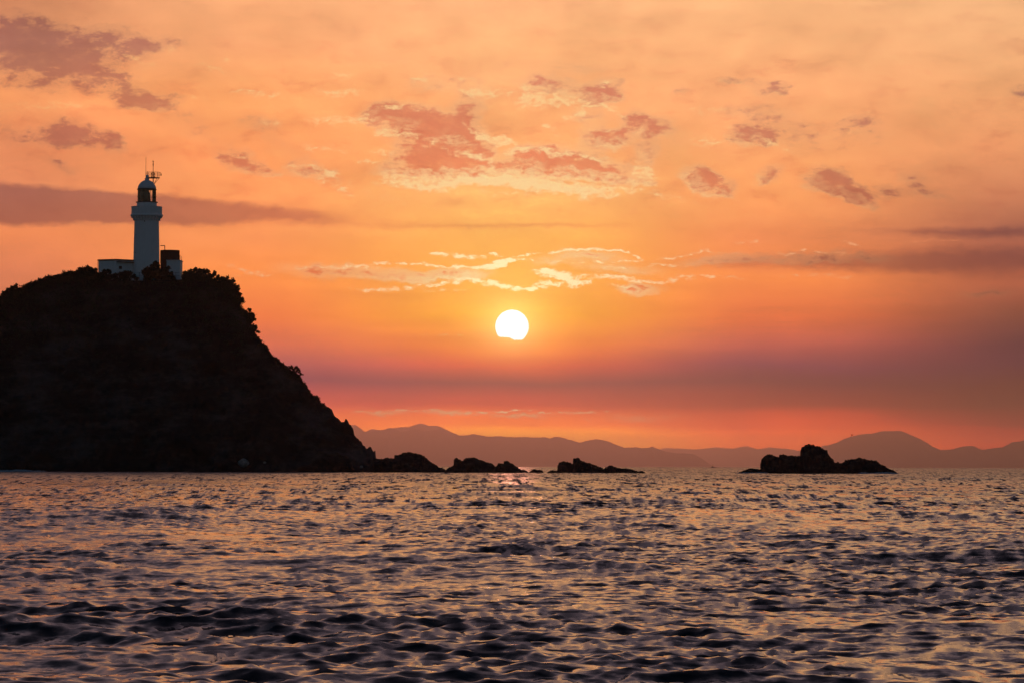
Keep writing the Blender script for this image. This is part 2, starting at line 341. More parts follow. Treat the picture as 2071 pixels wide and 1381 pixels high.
sky = g.mix(ln, sky, hot2)
sky = g.mix(rim, sky, hot)
sky = g.mix(g.m('MULTIPLY', edge, 0.75), sky, hot)

# glow of the sun in the veil
halo = g.m('POWER', 2.71828, g.m('MULTIPLY', g.m('MULTIPLY', sdist, sdist), -120.0))
halo2 = g.m('POWER', 2.71828, g.m('MULTIPLY', sdist, -26.0))
hm = g.ss(V, 0.14, 0.29)
sky = g.v('ADD', sky, g.v('SCALE', (0.14, 0.16, 0.03), scale=g.m('MULTIPLY', halo, hm)))
sky = g.v('ADD', sky, g.v('SCALE', (1.0, 0.85, 0.36), scale=g.m('MULTIPLY', halo2, hm)))

# the plain dome of the evening sky takes over away from the sunset
nish = g.node('ShaderNodeTexSky', sky_type='NISHITA')
nish.sun_disc = False
nish.sun_elevation = SUN_EL
nish.sun_rotation = SUN_AZ
nish.altitude = 0
nish.dust_density = 0.6
nish.ozone_density = 2.5
NISH = 0.078
nsky = g.v('SCALE', nish.outputs[0], scale=NISH)
wel = g.m('POWER', 2.71828, g.m('MULTIPLY', g.m('MAXIMUM', g.m('SUBTRACT', V, 0.9), 0.0), -0.40))
waz = g.m('POWER', 2.71828, g.m('MULTIPLY', g.m('MAXIMUM', g.m('SUBTRACT', g.m('ABSOLUTE', U), 1.1), 0.0), -0.45))
bgs = []
wgt = g.m('MULTIPLY', wel, waz)
hi = g.ss(V, 0.95, 3.2)
for layer in (plain, sky):
    layer = g.mix(hi, layer, (0.62, 0.37, 0.39))
    bg = g.node('ShaderNodeBackground')
    g.put(bg.inputs['Color'], g.mix(wgt, nsky, layer))
    bgs.append(bg)
# all the modelled clouds lie in this part of the sky
inside = g.m('MULTIPLY', g.m('LESS_THAN', g.m('ABSOLUTE', U), 1.75), g.m('LESS_THAN', V, 1.12))
mxs = g.node('ShaderNodeMixShader')
g.put(mxs.inputs[0], inside)
NT.links.new(bgs[0].outputs[0], mxs.inputs[1])
NT.links.new(bgs[1].outputs[0], mxs.inputs[2])
bg = mxs
wo = g.node('ShaderNodeOutputWorld')
NT.links.new(bg.outputs[0], wo.inputs['Surface'])

# ------------------------------------------------------------------ sun lamp
sl = bpy.data.lights.new('sun_lamp', 'SUN')
sl.energy = 0.013
sl.angle = math.radians(0.5)
sl.color = (1.0, 0.33, 0.24)
slo = bpy.data.objects.new('sun_lamp', sl)
COL.objects.link(slo)
el = SUN_EL + math.radians(0.62)      # just clear of the visible ball of the sun
slo.rotation_euler = (Vector((0, math.cos(el), math.sin(el)))).to_track_quat('Z', 'Y').to_euler()

# ------------------------------------------------------------------ materials


def mat(name):
    mt = bpy.data.materials.new(name)
    mt.use_nodes = True
    nt = mt.node_tree
    b = nt.nodes['Principled BSDF']
    return mt, G(nt), b


def simple(name, c, rough=0.7, metal=0.0, var=0.25, scale=2.0):
    mt, q, b = mat(name)
    tco = q.node('ShaderNodeTexCoord').outputs['Object']
    n = q.noise(tco, scale, 5, 0.6).outputs['Fac']
    lo = tuple(v * (1 - var) for v in c)
    hi = tuple(min(1, v * (1 + var)) for v in c)
    q.put(b.inputs['Base Color'], q.mix(n, lo, hi))
    b.inputs['Roughness'].default_value = rough
    b.inputs['Metallic'].default_value = metal
    return mt


def rock_mat(name, a, c, scale):
    mt, q, b = mat(name)
    tco = q.node('ShaderNodeTexCoord').outputs['Object']
    n1 = q.noise(q.v('MULTIPLY', tco, (1, 1, 2.2)), scale, 6, 0.65).outputs['Fac']
    n2 = q.noise(tco, scale * 7, 6, 0.65).outputs['Fac']
    f = q.ss(n1, 0.42, 0.70)
    q.put(b.inputs['Base Color'], q.mix(f, a, c))
    b.inputs['Roughness'].default_value = 0.9
    b.inputs['Specular IOR Level'].default_value = 0.15
    bp = q.node('ShaderNodeBump')
    bp.inputs['Strength'].default_value = 0.8
    bp.inputs['Distance'].default_value = 0.3
    q.put(bp.inputs['Height'], n2)
    q.put(b.inputs['Normal'], bp.outputs[0])
    return mt


M = {}
mt, q, b = mat('white_paint')
tco = q.node('ShaderNodeTexCoord').outputs['Object']
st = q.noise(q.v('MULTIPLY', tco, (2.2, 2.2, 0.12)), 1.0, 5, 0.65).outputs['Fac']
bl = q.noise(tco, 0.7, 5, 0.6).outputs['Fac']
q.put(b.inputs['Base Color'], q.mix(q.ss(q.m('ADD', q.m('MULTIPLY', st, 0.65), q.m('MULTIPLY', bl, 0.35)), 0.36, 0.56), (0.77, 0.755, 0.74), (0.84, 0.83, 0.83)))
b.inputs['Roughness'].default_value = 0.6
M['white'] = mt
M['dome'] = simple('grey_dome_paint', (0.68, 0.70, 0.74), 0.5, 0, 0.10, 1.2)
M['slab'] = simple('dark_roof_edge', (0.07, 0.06, 0.06), 0.8)
M['iron'] = simple('dark_iron', (0.06, 0.045, 0.04), 0.6)
M['steel'] = simple('galvanised_steel', (0.18, 0.15, 0.14), 0.5, 0.3)
M['rust'] = simple('rusty_brown_sheet', (0.085, 0.042, 0.03), 0.8, 0, 0.4, 1.5)
M['brick'] = simple('brown_wall', (0.12, 0.08, 0.06), 0.85, 0, 0.35, 3)
M['glassdark'] = simple('dark_window', (0.02, 0.02, 0.025), 0.15)
M['lens'] = simple('lens_drum', (0.02, 0.02, 0.02), 0.3)
M['cliff'] = rock_mat('cliff_rock', (0.022, 0.018, 0.016), (0.085, 0.07, 0.064), 0.09)
M['rock'] = rock_mat('sea_rock', (0.02, 0.017, 0.016), (0.07, 0.055, 0.05), 0.5)
M['pale'] = rock_mat('pale_boulder', (0.25, 0.23, 0.22), (0.5, 0.47, 0.45), 1.2)
M['leaf'] = simple('dark_evergreen_leaf', (0.035, 0.045, 0.025), 0.8, 0, 0.5, 0.9)
M['bark'] = simple('bark', (0.06, 0.045, 0.035), 0.9)
M['hill'] = simple('wooded_mountain', (0.045, 0.05, 0.04), 0.95, 0, 0.35, 0.002)
M['foam'] = simple('foam', (0.62, 0.64, 0.68), 0.9, 0, 0.15, 2)
M['hull'] = simple('boat_paint', (0.10, 0.09, 0.09), 0.6)
M['feather'] = simple('dark_feather', (0.08, 0.075, 0.07), 0.8)
for k in ('white', 'slab', 'iron', 'steel', 'rust', 'leaf', 'hill', 'bark', 'brick', 'foam', 'feather', 'hull'):
    M[k].node_tree.nodes['Principled BSDF'].inputs['Specular IOR Level'].default_value = 0.2

mt, q, b = mat('lantern_glass')
b.inputs['Base Color'].default_value = (0.9, 0.93, 0.95, 1)
tr = q.node('ShaderNodeBsdfTransparent')
gl = q.node('ShaderNodeBsdfGlossy')
gl.inputs['Roughness'].default_value = 0.03
fr = q.node('ShaderNodeFresnel')
mx = q.node('ShaderNodeMixShader')
q.put(mx.inputs[0], fr.outputs[0])
q.nt.links.new(tr.outputs[0], mx.inputs[1])
q.nt.links.new(gl.outputs[0], mx.inputs[2])
q.nt.links.new(mx.outputs[0], q.nt.nodes['Material Output'].inputs['Surface'])
M['glass'] = mt

mt, q, b = mat('sun_surface')
em = q.node('ShaderNodeEmission')
em.inputs['Color'].default_value = (1.0, 0.97, 0.92, 1)
em.inputs['Strength'].default_value = 2.6
q.nt.links.new(em.outputs[0], q.nt.nodes['Material Output'].inputs['Surface'])
M['sun'] = mt

# sea water: dark body, fresnel sheen, fine ripples as tilted facets
mt, q, b = mat('sea_water')
b.inputs['Base Color'].default_value = (0.010, 0.011, 0.016, 1)
b.inputs['Roughness'].default_value = 0.10
b.inputs['IOR'].default_value = 1.333
geo = q.node('ShaderNodeNewGeometry')
pos = geo.outputs['Position']
r1 = q.noise(q.v('MULTIPLY', pos, (0.55, 0.8, 1.0)), 6.0, 4, 0.6).outputs['Color']
r2 = q.noise(q.v('MULTIPLY', pos, (0.6, 0.8, 1.0)), 1.5, 3, 0.6).outputs['Color']
amp = q.ss(q.noise(q.v('MULTIPLY', pos, (0.6, 0.22, 0.0)), 0.12, 3, 0.5).outputs['Fac'], 0.35, 0.62, 0.35, 1.0)
# beyond the reach of the modelled waves their slopes are carried by the ripples
far = q.ss(q.v('LENGTH', pos), 60.0, 900.0, 1.0, 2.6)
o1 = q.v('MULTIPLY', q.v('SUBTRACT', r1, (0.5, 0.5, 0.5)), (1.0, 2.1, 0.0))
o2 = q.v('MULTIPLY', q.v('SUBTRACT', r2, (0.5, 0.5, 0.5)), (0.30, 0.42, 0.0))
# far off only the standing crests show: short across the view, drawn out along it
r3 = q.noise(q.v('MULTIPLY', pos, (1.3, 0.022, 1.0)), 1.0, 4, 0.65).outputs['Color']
r4 = q.noise(q.v('MULTIPLY', pos, (2.2, 0.12, 1.0)), 1.0, 3, 0.6).outputs['Color']
o3 = q.v('SCALE', q.v('MULTIPLY', q.v('SUBTRACT', r3, (0.5, 0.5, 0.5)), (0.8, 3.0, 0.0)), scale=q.ss(q.v('LENGTH', pos), 100.0, 320.0))
o4 = q.v('SCALE', q.v('MULTIPLY', q.v('SUBTRACT', r4, (0.5, 0.5, 0.5)), (0.6, 1.9, 0.0)), scale=q.ss(q.v('LENGTH', pos), 40.0, 130.0))
off = q.v('ADD', q.v('SCALE', q.v('ADD', o1, o2), scale=q.m('MULTIPLY', amp, far)), q.v('ADD', o3, o4))
q.put(b.inputs['Roughness'], q.ss(q.v('LENGTH', pos), 40.0, 420.0, 0.045, 0.26))
nn = q.v('NORMALIZE', q.v('ADD', geo.outputs['Normal'], off))
q.put(b.inputs['Normal'], nn)
M['water'] = mt

# ------------------------------------------------------------------ helpers


def tag(o, label=None, cat=None, group=None, kind=None):
    if label: o['label'] = label
    if cat: o['category'] = cat
    if group: o['group'] = group
    if kind: o['kind'] = kind
    return o


def link(name, me, material, parent=None, smooth=False):
    o = bpy.data.objects.new(name, me)
    COL.objects.link(o)
    if material is not None and not me.materials:
        me.materials.append(material)
    if parent is not None:
        o.parent = parent
    if smooth:
        me.polygons.foreach_set('use_smooth', [True] * len(me.polygons))
    return o


def empty(name, loc):
    o = bpy.data.objects.new(name, None)
    o.location = loc
    o.empty_display_size = 1.0
    COL.objects.link(o)
    return o


def quads_mesh(name, verts, faces):
    """verts (n,3), faces (m,4) numpy"""
    me = bpy.data.meshes.new(name)
    verts = np.asarray(verts, np.float32)
    faces = np.asarray(faces, np.int32)
    k = faces.shape[1]
    me.vertices.add(len(verts))
    me.vertices.foreach_set('co', verts.ravel())
    me.loops.add(faces.size)
    me.loops.foreach_set('vertex_index', faces.ravel())
    me.polygons.add(len(faces))
    me.polygons.foreach_set('loop_start', np.arange(0, faces.size, k, dtype=np.int32))
    me.update(calc_edges=True)
    me.validate()
    return me


def grid_faces(nr, nc):
    i = np.arange(nr - 1)[:, None] * nc + np.arange(nc - 1)[None, :]
    i = i.ravel()
    return np.stack([i, i + 1, i + 1 + nc, i + nc], 1)


def bm_obj(name, bm, material, parent=None, smooth=False):
    bmesh.ops.recalc_face_normals(bm, faces=bm.faces)
    me = bpy.data.meshes.new(name)
    bm.to_mesh(me)
    bm.free()
    return link(name, me, material, parent, smooth)


def box(bm, x0, x1, y0, y1, z0, z1):
    v = [bm.verts.new((x, y, z)) for z in (z0, z1) for x, y in ((x0, y0), (x1, y0), (x1, y1), (x0, y1))]
    for f in ((0, 3, 2, 1), (4, 5, 6, 7), (0, 1, 5, 4), (1, 2, 6, 5), (2, 3, 7, 6), (3, 0, 4, 7)):
        bm.faces.new([v[i] for i in f])


def tube(bm, a, b_, r0, r1=None, n=8):
    a, b_ = Vector(a), Vector(b_)
    r1 = r0 if r1 is None else r1
    d = (b_ - a).normalized()
    u = d.orthogonal().normalized()
    w = d.cross(u)
    ra = [bm.verts.new(a + (u * math.cos(2 * math.pi * i / n) + w * math.sin(2 * math.pi * i / n)) * r0) for i in range(n)]
    rb = [bm.verts.new(b_ + (u * math.cos(2 * math.pi * i / n) + w * math.sin(2 * math.pi * i / n)) * r1) for i in range(n)]
    for i in range(n):
        bm.faces.new([ra[i], ra[(i + 1) % n], rb[(i + 1) % n], rb[i]])
    bm.faces.new(ra[::-1])
    bm.faces.new(rb)


def lathe(bm, prof, n=48, cx=0.0, cy=0.0):
    """closed solid of revolution, prof = [(r, z)...] bottom to top"""
    rings = []
    for r, z in prof:
        r = max(r, 1e-3)
        rings.append([bm.verts.new((cx + r * math.cos(2 * math.pi * i / n), cy + r * math.sin(2 * math.pi * i / n), z)) for i in range(n)])
    for a, b_ in zip(rings, rings[1:]):
        for i in range(n):
            bm.faces.new([a[i], a[(i + 1) % n], b_[(i + 1) % n], b_[i]])
    bm.faces.new(rings[0][::-1])
    bm.faces.new(rings[-1])


def hash3(ix, iy, iz, seed):
    h = (ix.astype(np.int64) * 374761393 + iy.astype(np.int64) * 668265263 + iz.astype(np.int64) * 2147483647 + seed * 974634777) & 0xFFFFFFFF
    h = ((h ^ (h >> 13)) * 1274126177) & 0xFFFFFFFF
    h = ((h ^ (h >> 16)) * 2246822519) & 0xFFFFFFFF
    return ((h ^ (h >> 15)) & 0xFFFFFF) / float(0xFFFFFF)


def vnoise(x, y, z, seed=0):
    fx, fy, fz = np.floor(x), np.floor(y), np.floor(z)
    tx, ty, tz = x - fx, y - fy, z - fz
    tx, ty, tz = [t * t * t * (t * (t * 6 - 15) + 10) for t in (tx, ty, tz)]
    r = 0
    for dx in (0, 1):
        for dy in (0, 1):
            for dz in (0, 1):
                r = r + hash3(fx + dx, fy + dy, fz + dz, seed) * (tx if dx else 1 - tx) * (ty if dy else 1 - ty) * (tz if dz else 1 - tz)
    return r * 2 - 1


def fbm(x, y, z, seed=0, octv=4, gain=0.5, ridged=False):
    a, s, r = 1.0, 0.0, 0
    for o in range(octv):
        n = vnoise(x * 2 ** o + 17.3 * o, y * 2 ** o - 9.1 * o, z * 2 ** o + 3.7 * o, seed + o)
        r = r + a * (1 - 2 * np.abs(n) if ridged else n)
        s += a
        a *= gain
    return r / s


# ------------------------------------------------------------------ the sea
rng = np.random.default_rng(11)


def build_sea():
    rows = [0.5, 3, 6, 9, 12, 14]
    r = 15.0
    while r < 104000:
        rows.append(r)
        r *= 1 + (0.0023 if r < 220 else 0.006 if r < 1600 else 0.02 if r < 2500 else 0.12)
    rows.append(104000)
    R = np.array(rows)
    half = math.radians(10.0)
    ang = np.concatenate([np.linspace(-math.pi, -half, 60)[:-1], np.linspace(-half, half, 780), np.linspace(half, math.pi, 60)[1:]])
    nr, nc = len(R), len(ang)
    X = R[:, None] * np.sin(ang)[None, :]
    Y = R[:, None] * np.cos(ang)[None, :]
    Z = np.zeros_like(X)
    DX = np.zeros_like(X)
    DY = np.zeros_like(X)
    sp = np.empty(nr)
    sp[1:] = np.diff(R)
    sp[0] = 1
    # waves: long ones roll in towards the camera, short ones spread wide
    nw = 190
    lam = np.exp(np.linspace(math.log(13.0), math.log(0.09), nw)) * (1 + 0.04 * rng.standard_normal(nw))
    main = math.radians(-97)
    spread = np.where(lam > 2.5, 0.38, np.where(lam > 0.8, 0.36, 0.62))
    th = main + spread * rng.standard_normal(nw)
    ph = rng.uniform(0, 2 * math.pi, nw)
    tgt = np.interp(np.log(lam), np.log([0.09, 0.13, 0.25, 0.5, 1.0, 2.0, 4, 8, 13]), [0.040, 0.046, 0.041, 0.0245, 0.0115, 0.0105, 0.0095, 0.0085, 0.007])
    k = 2 * math.pi / lam
    amp = tgt / k * math.sqrt(2) * rng.uniform(0.6, 1.4, nw)
    patch = 0.5 + 0.5 * (0.75 * fbm(X / 3.2, Y / 7.5, np.zeros_like(X), 5, 3) + 0.45 * fbm(X / 22.0, Y / 60.0, np.zeros_like(X), 15, 2))
    patch = np.clip((patch - 0.30) / 0.34, 0, 1)
    patch = patch * patch * (3 - 2 * patch)
    calm = 0.40 + 0.65 * patch
    # the larger waves come in groups with flatter water between them
    group = 0.5 + 0.5 * fbm(X / 2.6 + 40, Y / 6.5, np.zeros_like(X), 25, 3)
    group = 0.45 + 1.05 * np.clip((group - 0.36) / 0.40, 0, 1) ** 1.3
    for i in range(nw):
        # rows whose spacing can carry this wave
        keep = np.clip((lam[i] / np.maximum(sp, 1e-6) - 0.3) / 0.6, 0, 1)
        last = np.nonzero(keep > 0)[0]
        last = [j for j in last if j > 4]
        if not last:
            continue
        e = last[-1] + 1
        kx, ky = k[i] * math.cos(th[i]), k[i] * math.sin(th[i])
        p = kx * X[:e] + ky * Y[:e] + ph[i]
        a = amp[i] * keep[:e, None]
        a = a * (calm[:e] if lam[i] < 1.0 else group[:e] if lam[i] < 5.5 else 1.0)
        Z[:e] += a * np.cos(p)
        ch = 0.85
        sn = a * np.sin(p)
        DX[:e] -= ch * math.cos(th[i]) * sn
        DY[:e] -= ch * math.sin(th[i]) * sn
    fade = np.clip((R - 5) / 8, 0, 1)[:, None]
    V3 = np.stack([X + DX * fade, Y + DY * fade, Z * fade], 2).reshape(-1, 3)
    me = quads_mesh('water', V3, grid_faces(nr, nc)[:, ::-1])
    o = link('water', me, M['water'], None, True)
    tag(o, kind='structure')
    return o


build_sea()

# ------------------------------------------------------------------ headland


def prof_fn(pts):
    a = np.array(pts, float)
    return lambda x: np.interp(x, a[:, 0], a[:, 1])


HEAD = [(-420, 953), (-330, 860), (-250, 740), (-160, 680), (-80, 640), (-20, 618), (0, 610), (20, 598), (40, 585), (65, 573), (100, 563), (130, 556),
        (165, 551), (195, 556), (205, 566), (290, 568), (365, 566), (375, 560), (400, 556), (430, 564), (450, 576), (465, 588), (478, 606), (488, 630),
        (500, 650), (512, 672), (520, 678), (535, 696), (550, 716), (570, 731), (585, 742), (598, 750), (608, 762), (613, 775), (622, 782), (635, 797), (641, 800),
        (650, 813), (658, 822), (672, 831), (678, 840), (690, 848), (700, 851), (715, 862), (717, 872), (722, 881), (733, 893), (735, 900), (741, 904),
        (752, 905), (760, 912), (757, 918), (760, 925), (768, 940), (774, 956)]


def headland():
    HF = prof_fn(HEAD)
    pxs = np.concatenate([np.linspace(-420, -20, 120)[:-1], np.linspace(-20, 774, 560)])
    nc = len(pxs)
    Yf = 691 + 3.0 * vnoise(pxs / 60.0, pxs * 0, pxs * 0, 3) + np.where(pxs > 600, (pxs - 600) * 0.012, 0)
    top_py = HF(pxs) + 3.0 * vnoise(pxs / 7.0, pxs * 0 + 3, pxs * 0, 9) * (pxs > 380) + 3.2 * vnoise(pxs / 15.0, pxs * 0 + 6, pxs * 0, 12) * np.clip((pxs - 515) / 40, 0, 1) + 2.3 * vnoise(pxs / 2.6, pxs * 0 + 3, pxs * 0, 10) * (pxs > 480)
    n1, n2, n3 = 110, 12, 34
    Yc = Yf + 6 + 0.07 * (953 - top_py) * 1.0
    Hc = np.array([at(px, py, yc).z for px, py, yc in zip(pxs, top_py, Yc)])
    Xr = np.array([(px - CX) / F for px in pxs])
    rows = []
    for s in np.linspace(0, 1, n1):
        y = Yf + (Yc - Yf) * s
        z = -1.0 + (Hc + 1.0) * (0.15 * s + 0.85 * s ** 0.9)
        rows.append((y, z, s))
    for s in np.linspace(0, 1, n2 + 1)[1:]:
        y = Yc + 26 * s * np.clip(Hc / 38, 0.1, 1)
        z = Hc - 0.04 * Hc * s - 0.3
        rows.append((y, z, 1.0))
    yb = Yc + 26 * np.clip(Hc / 38, 0.1, 1)
    zb = Hc * 0.96 - 0.3
    for s in np.linspace(0, 1, n3 + 1)[1:]:
        rows.append((yb + (0.9 * Hc + 4) * s, zb + (-1.5 - zb) * s ** 1.3, 1 - s * 0.9))
    Yg = np.array([r_[0] for r_ in rows])
    Zg = np.array([r_[1] for r_ in rows])
    Sg = np.array([np.broadcast_to(r_[2], Yg.shape[1]) for r_ in rows])
    Xg = Xr[None, :] * Yg
    ft = np.zeros_like(Sg)
    ft[:n1] = np.minimum(1, (1 - Sg[:n1]) * 5)
    big = fbm(Xg / 11.0, Yg / 9.0, Zg / 16.0, 21, 4, 0.5, True)
    led = fbm(Xg / 3.2 + Zg / 9.0, Yg / 5.0, Zg / 1.6, 33, 3)
    Yg = Yg - (2.6 * big + 1.0 * led) * ft * np.clip(Hc / 10, 0.15, 1)[None, :]
    Zg = Zg + (0.5 * led) * ft * np.clip(Zg / 3, 0, 1)
    V3 = np.stack([Xg, Yg, Zg], 2)
    me = quads_mesh('headland', V3.reshape(-1, 3), grid_faces(len(rows), nc))
    o = link('headland', me, M['cliff'])
    tag(o, kind='structure')
    return V3, n1


HV, HN1 = headland()

# ------------------------------------------------------------------ rocks


def rock(name, pts, Y, label, cat, group=None, depth=1.0, material=None, seed=1, jit=1.1):
    a = np.array(pts, float)
    x0, x1 = a[0, 0], a[-1, 0]
    # parametrise along the outline so that steep steps keep their vertices
    seg = np.hypot(np.diff(a[:, 0]), np.diff(a[:, 1]))
    L = np.concatenate([[0], np.cumsum(seg)])
    n = int(max(24, L[-1] / 1.1))
    t = np.linspace(0, L[-1], n)
    px = np.interp(t, L, a[:, 0])
    py = np.interp(t, L, a[:, 1])
    e = np.minimum(1, np.minimum(t, L[-1] - t) / 8)
    px = px + jit * e * vnoise(t / 3.1, t * 0, t * 0 + seed, seed)
    py = py + jit * e * vnoise(t / 2.3, t * 0 + 5, t * 0 + seed, seed + 1) + 0.8 * jit * e * vnoise(t / 7.0, t * 0 + 8, t * 0, seed + 2)
    org = at((x0 + x1) / 2, 955, Y)
    org.z = 0
    H = np.array([at(p, q_, Y).z for p, q_ in zip(px, py)])
    X = (px - CX) / F * Y - org.x
    # straighten: the sheared outline keeps x from camera rays at depth Y
    T = np.linspace(-1, 1, 33)
    wd = depth * (1.2 + 0.75 * np.clip(np.convolve(np.pad(H, 6, mode='edge'), np.ones(13) / 13, 'valid'), 0.2, None))
    Yg = T[:, None] * wd[None, :]
    pr = 1 - np.abs(T) ** 2.0
    Zg = (H[None, :] + 1.2) * pr[:, None] - 1.2
    Xg = np.broadcast_to(X[None, :], Yg.shape).copy()
    nf = fbm(Xg / 2.2 + seed, Yg / 2.0, Zg / 1.5, seed + 7, 4, 0.55, True)
    nl = fbm(Xg / 0.9 + seed, Yg / 0.8, Zg / 0.6, seed + 17, 3, 0.55)
    k = (np.abs(T)[:, None] > 0.04) * np.minimum(1, (1 - np.abs(T)[:, None]) * 6)
    Yg = Yg + (0.9 * nf + 0.3 * nl) * k * np.clip(wd / 3, 0.2, 1)[None, :]
    Zg = Zg - np.abs(0.28 * nl) * k
    V3 = np.stack([Xg, Yg, Zg], 2).reshape(-1, 3)
    o = link(name, quads_mesh(name, V3, grid_faces(33, n)), material or M['rock'])
    o.location = org
    tag(o, label, cat, group)
    return o


RG = 'dark rocks off the headland'
rock('sea_rock', [(748, 956), (756, 930), (759.7, 926), (772, 926.8), (785, 925.8), (798, 925), (799.5, 921), (810.7, 917), (820, 913), (833, 914.6),
                  (845.7, 916.6), (856, 920), (865, 925), (868, 930), (880.8, 938), (890, 944), (900, 948.5), (908, 956)], 688,
     'long sloping black rock joined to the foot of the headland', 'rock', RG, seed=3)
rock('sea_rock', [(898, 956), (903, 949), (911, 944), (919, 940.5), (919.2, 926), (923.8, 923.6), (930, 928), (936.5, 931), (943, 924.5), (950, 924), (960, 925), (976, 930), (984, 933),
                  (995.5, 936), (1002, 942.7), (1008, 950), (1012, 956)], 684, 'two-horned black rock, second out from the headland', 'rock', RG, seed=8)
rock('sea_rock', [(998, 956), (1003.5, 943), (1008, 937), (1018.7, 935.5), (1020, 931.5), (1029, 931.5), (1036, 936), (1043, 941), (1051, 947), (1067, 952), (1071, 956)], 680,
     'small peaked black rock just right of the two-horned rock', 'rock', RG, seed=12)
rock('sea_rock', [(1068, 956), (1075, 950.5), (1081.5, 948.4), (1090, 949), (1097, 950), (1101, 956)], 676, 'tiny low rock alone in the gap below the sun', 'rock', RG, seed=15, jit=0.6)
rock('sea_rock', [(1105, 957), (1110, 952), (1118, 950), (1128, 951.5), (1140, 957)], 664, 'low flat rock at the left foot of the fin-shaped rock', 'rock', RG, seed=19, jit=0.5)
rock('sea_rock', [(1123, 957), (1127, 950.6), (1127.7, 939.5), (1132.5, 934), (1140, 933), (1148, 933), (1159.6, 937), (1160.5, 925.8), (1167.6, 924.5), (1175, 929), (1183.5, 933),
                  (1192, 936), (1202.6, 939.5), (1210, 941), (1218.5, 945), (1228, 957)], 672, 'black rock with a tall leaning fin below the sun', 'rock', RG, seed=23)
rock('sea_rock', [(1212, 957), (1218.5, 948.5), (1228, 942.7), (1236, 940.5), (1244, 943), (1253.6, 946), (1266, 947), (1279, 948.4), (1290, 952), (1298, 957)], 670,
     'low tapering black rock right of the finned rock', 'rock', RG, seed=27, jit=0.8)
rock('sea_rock', [(1288, 957), (1293, 952.3), (1300, 951.3), (1308, 957)], 668, 'smallest rock at the right tip of the rock chain', 'rock', RG, seed=31, jit=0.4)
ISL = [(1549, 960), (1547, 953), (1541.5, 942.6), (1538.7, 933), (1539.6, 928), (1546, 921.5), (1553.4, 917), (1559, 918), (1566, 921.5), (1576.5, 924),
       (1577, 918), (1583, 918), (1595.6, 920.6), (1608.4, 920), (1618.5, 921.5), (1621, 913), (1621.7, 903), (1628.6, 899.4), (1637, 896.7), (1645, 899.4),
       (1660, 903), (1672.7, 909.5), (1676, 918.7), (1685.5, 928), (1686.4, 933), (1696.5, 933.8), (1699, 935.6), (1710, 932.5), (1710.3, 929), (1724, 926.4),
       (1737, 924.6), (1755, 928), (1772, 931.6), (1783, 938), (1795.6, 946), (1808.4, 950), (1821, 960)]
rock('rock_islet', ISL, 690, 'large black humped rock islet standing alone in the sea at right', 'islet', seed=41, jit=1.3)
rock('sea_rock', [(1488, 958), (1498, 952.7), (1513, 947), (1521, 946.3), (1529.5, 947), (1542, 950), (1550, 958)], 682, 'low wave-washed rock at the left foot of the large islet', 'rock', seed=47, jit=0.5)

# pale boulders at the foot of the headland
for (px, py, r_, lab) in ((492, 936, 11, 'large pale round boulder at the foot of the dark cliff'),
                          (535.5, 934.5, 3, 'small white stone beside the large pale boulder at the cliff foot'),
                          (731, 943.5, 3.5, 'small pale stone on the headland toe above the waterline')):
    p = at(px, py, 684 if px < 700 else 681)
    bm = bmesh.new()
    bmesh.ops.create_icosphere(bm, subdivisions=3, radius=r_ * 0.0995)
    for v_ in bm.verts:
        n_ = float(vnoise(np.array([v_.co.x * 1.7 / (r_ * .1) + px]), np.array([v_.co.y * 1.7 / (r_ * .1)]), np.array([v_.co.z * 1.7 / (r_ * .1)]), 3)[0])
        v_.co *= 1 + 0.22 * n_
        v_.co.z *= 0.75
    o = bm_obj('boulder', bm, M['pale'])
    o.location = p
    tag(o, lab, 'boulder')

# ------------------------------------------------------------------ mountains


def mountain(name, pts, Y, half, seed, amp=1.2):
    fx = prof_fn(pts)
    px = np.arange(pts[0][0], pts[-1][0] + 0.1, 1.5)
    py = fx(px)
    py = py + 0.35 * amp * vnoise(px / 6.0, px * 0, px * 0, seed) + 0.22 * amp * vnoise(px / 2.2, px * 0, px * 0, seed + 3)
    H = np.array([max(1.0, at(a_, b_, Y).z) for a_, b_ in zip(px, py)])
    H = np.where(py > HZ + (px - CX) * roll - 0.3, 0.0, H)
    T = np.linspace(-1, 1, 41)
    X = (px - CX) / F * Y
    Xg = np.broadcast_to(X, (41, len(px))).copy()
    Yg = Y + T[:, None] * half + np.zeros_like(Xg)
    pr = (1 - np.abs(T)) ** 1.15
    rg = fbm(Xg / (half * 0.35), Yg / (half * 0.5), np.zeros_like(Xg), seed + 11, 4, 0.5, True)
    Zg = H[None, :] * pr[:, None] * (1 + 0.35 * np.minimum(1, np.abs(T) * 3)[:, None] * (rg - 0.6)) - 0.6 * (np.abs(T)[:, None] > 0.99)
    V3 = np.stack([Xg, Yg, Zg], 2).reshape(-1, 3)
    o = link(name, quads_mesh(name, V3, grid_faces(41, len(px))), M['hill'], None, True)
    tag(o, kind='structure')
    return o


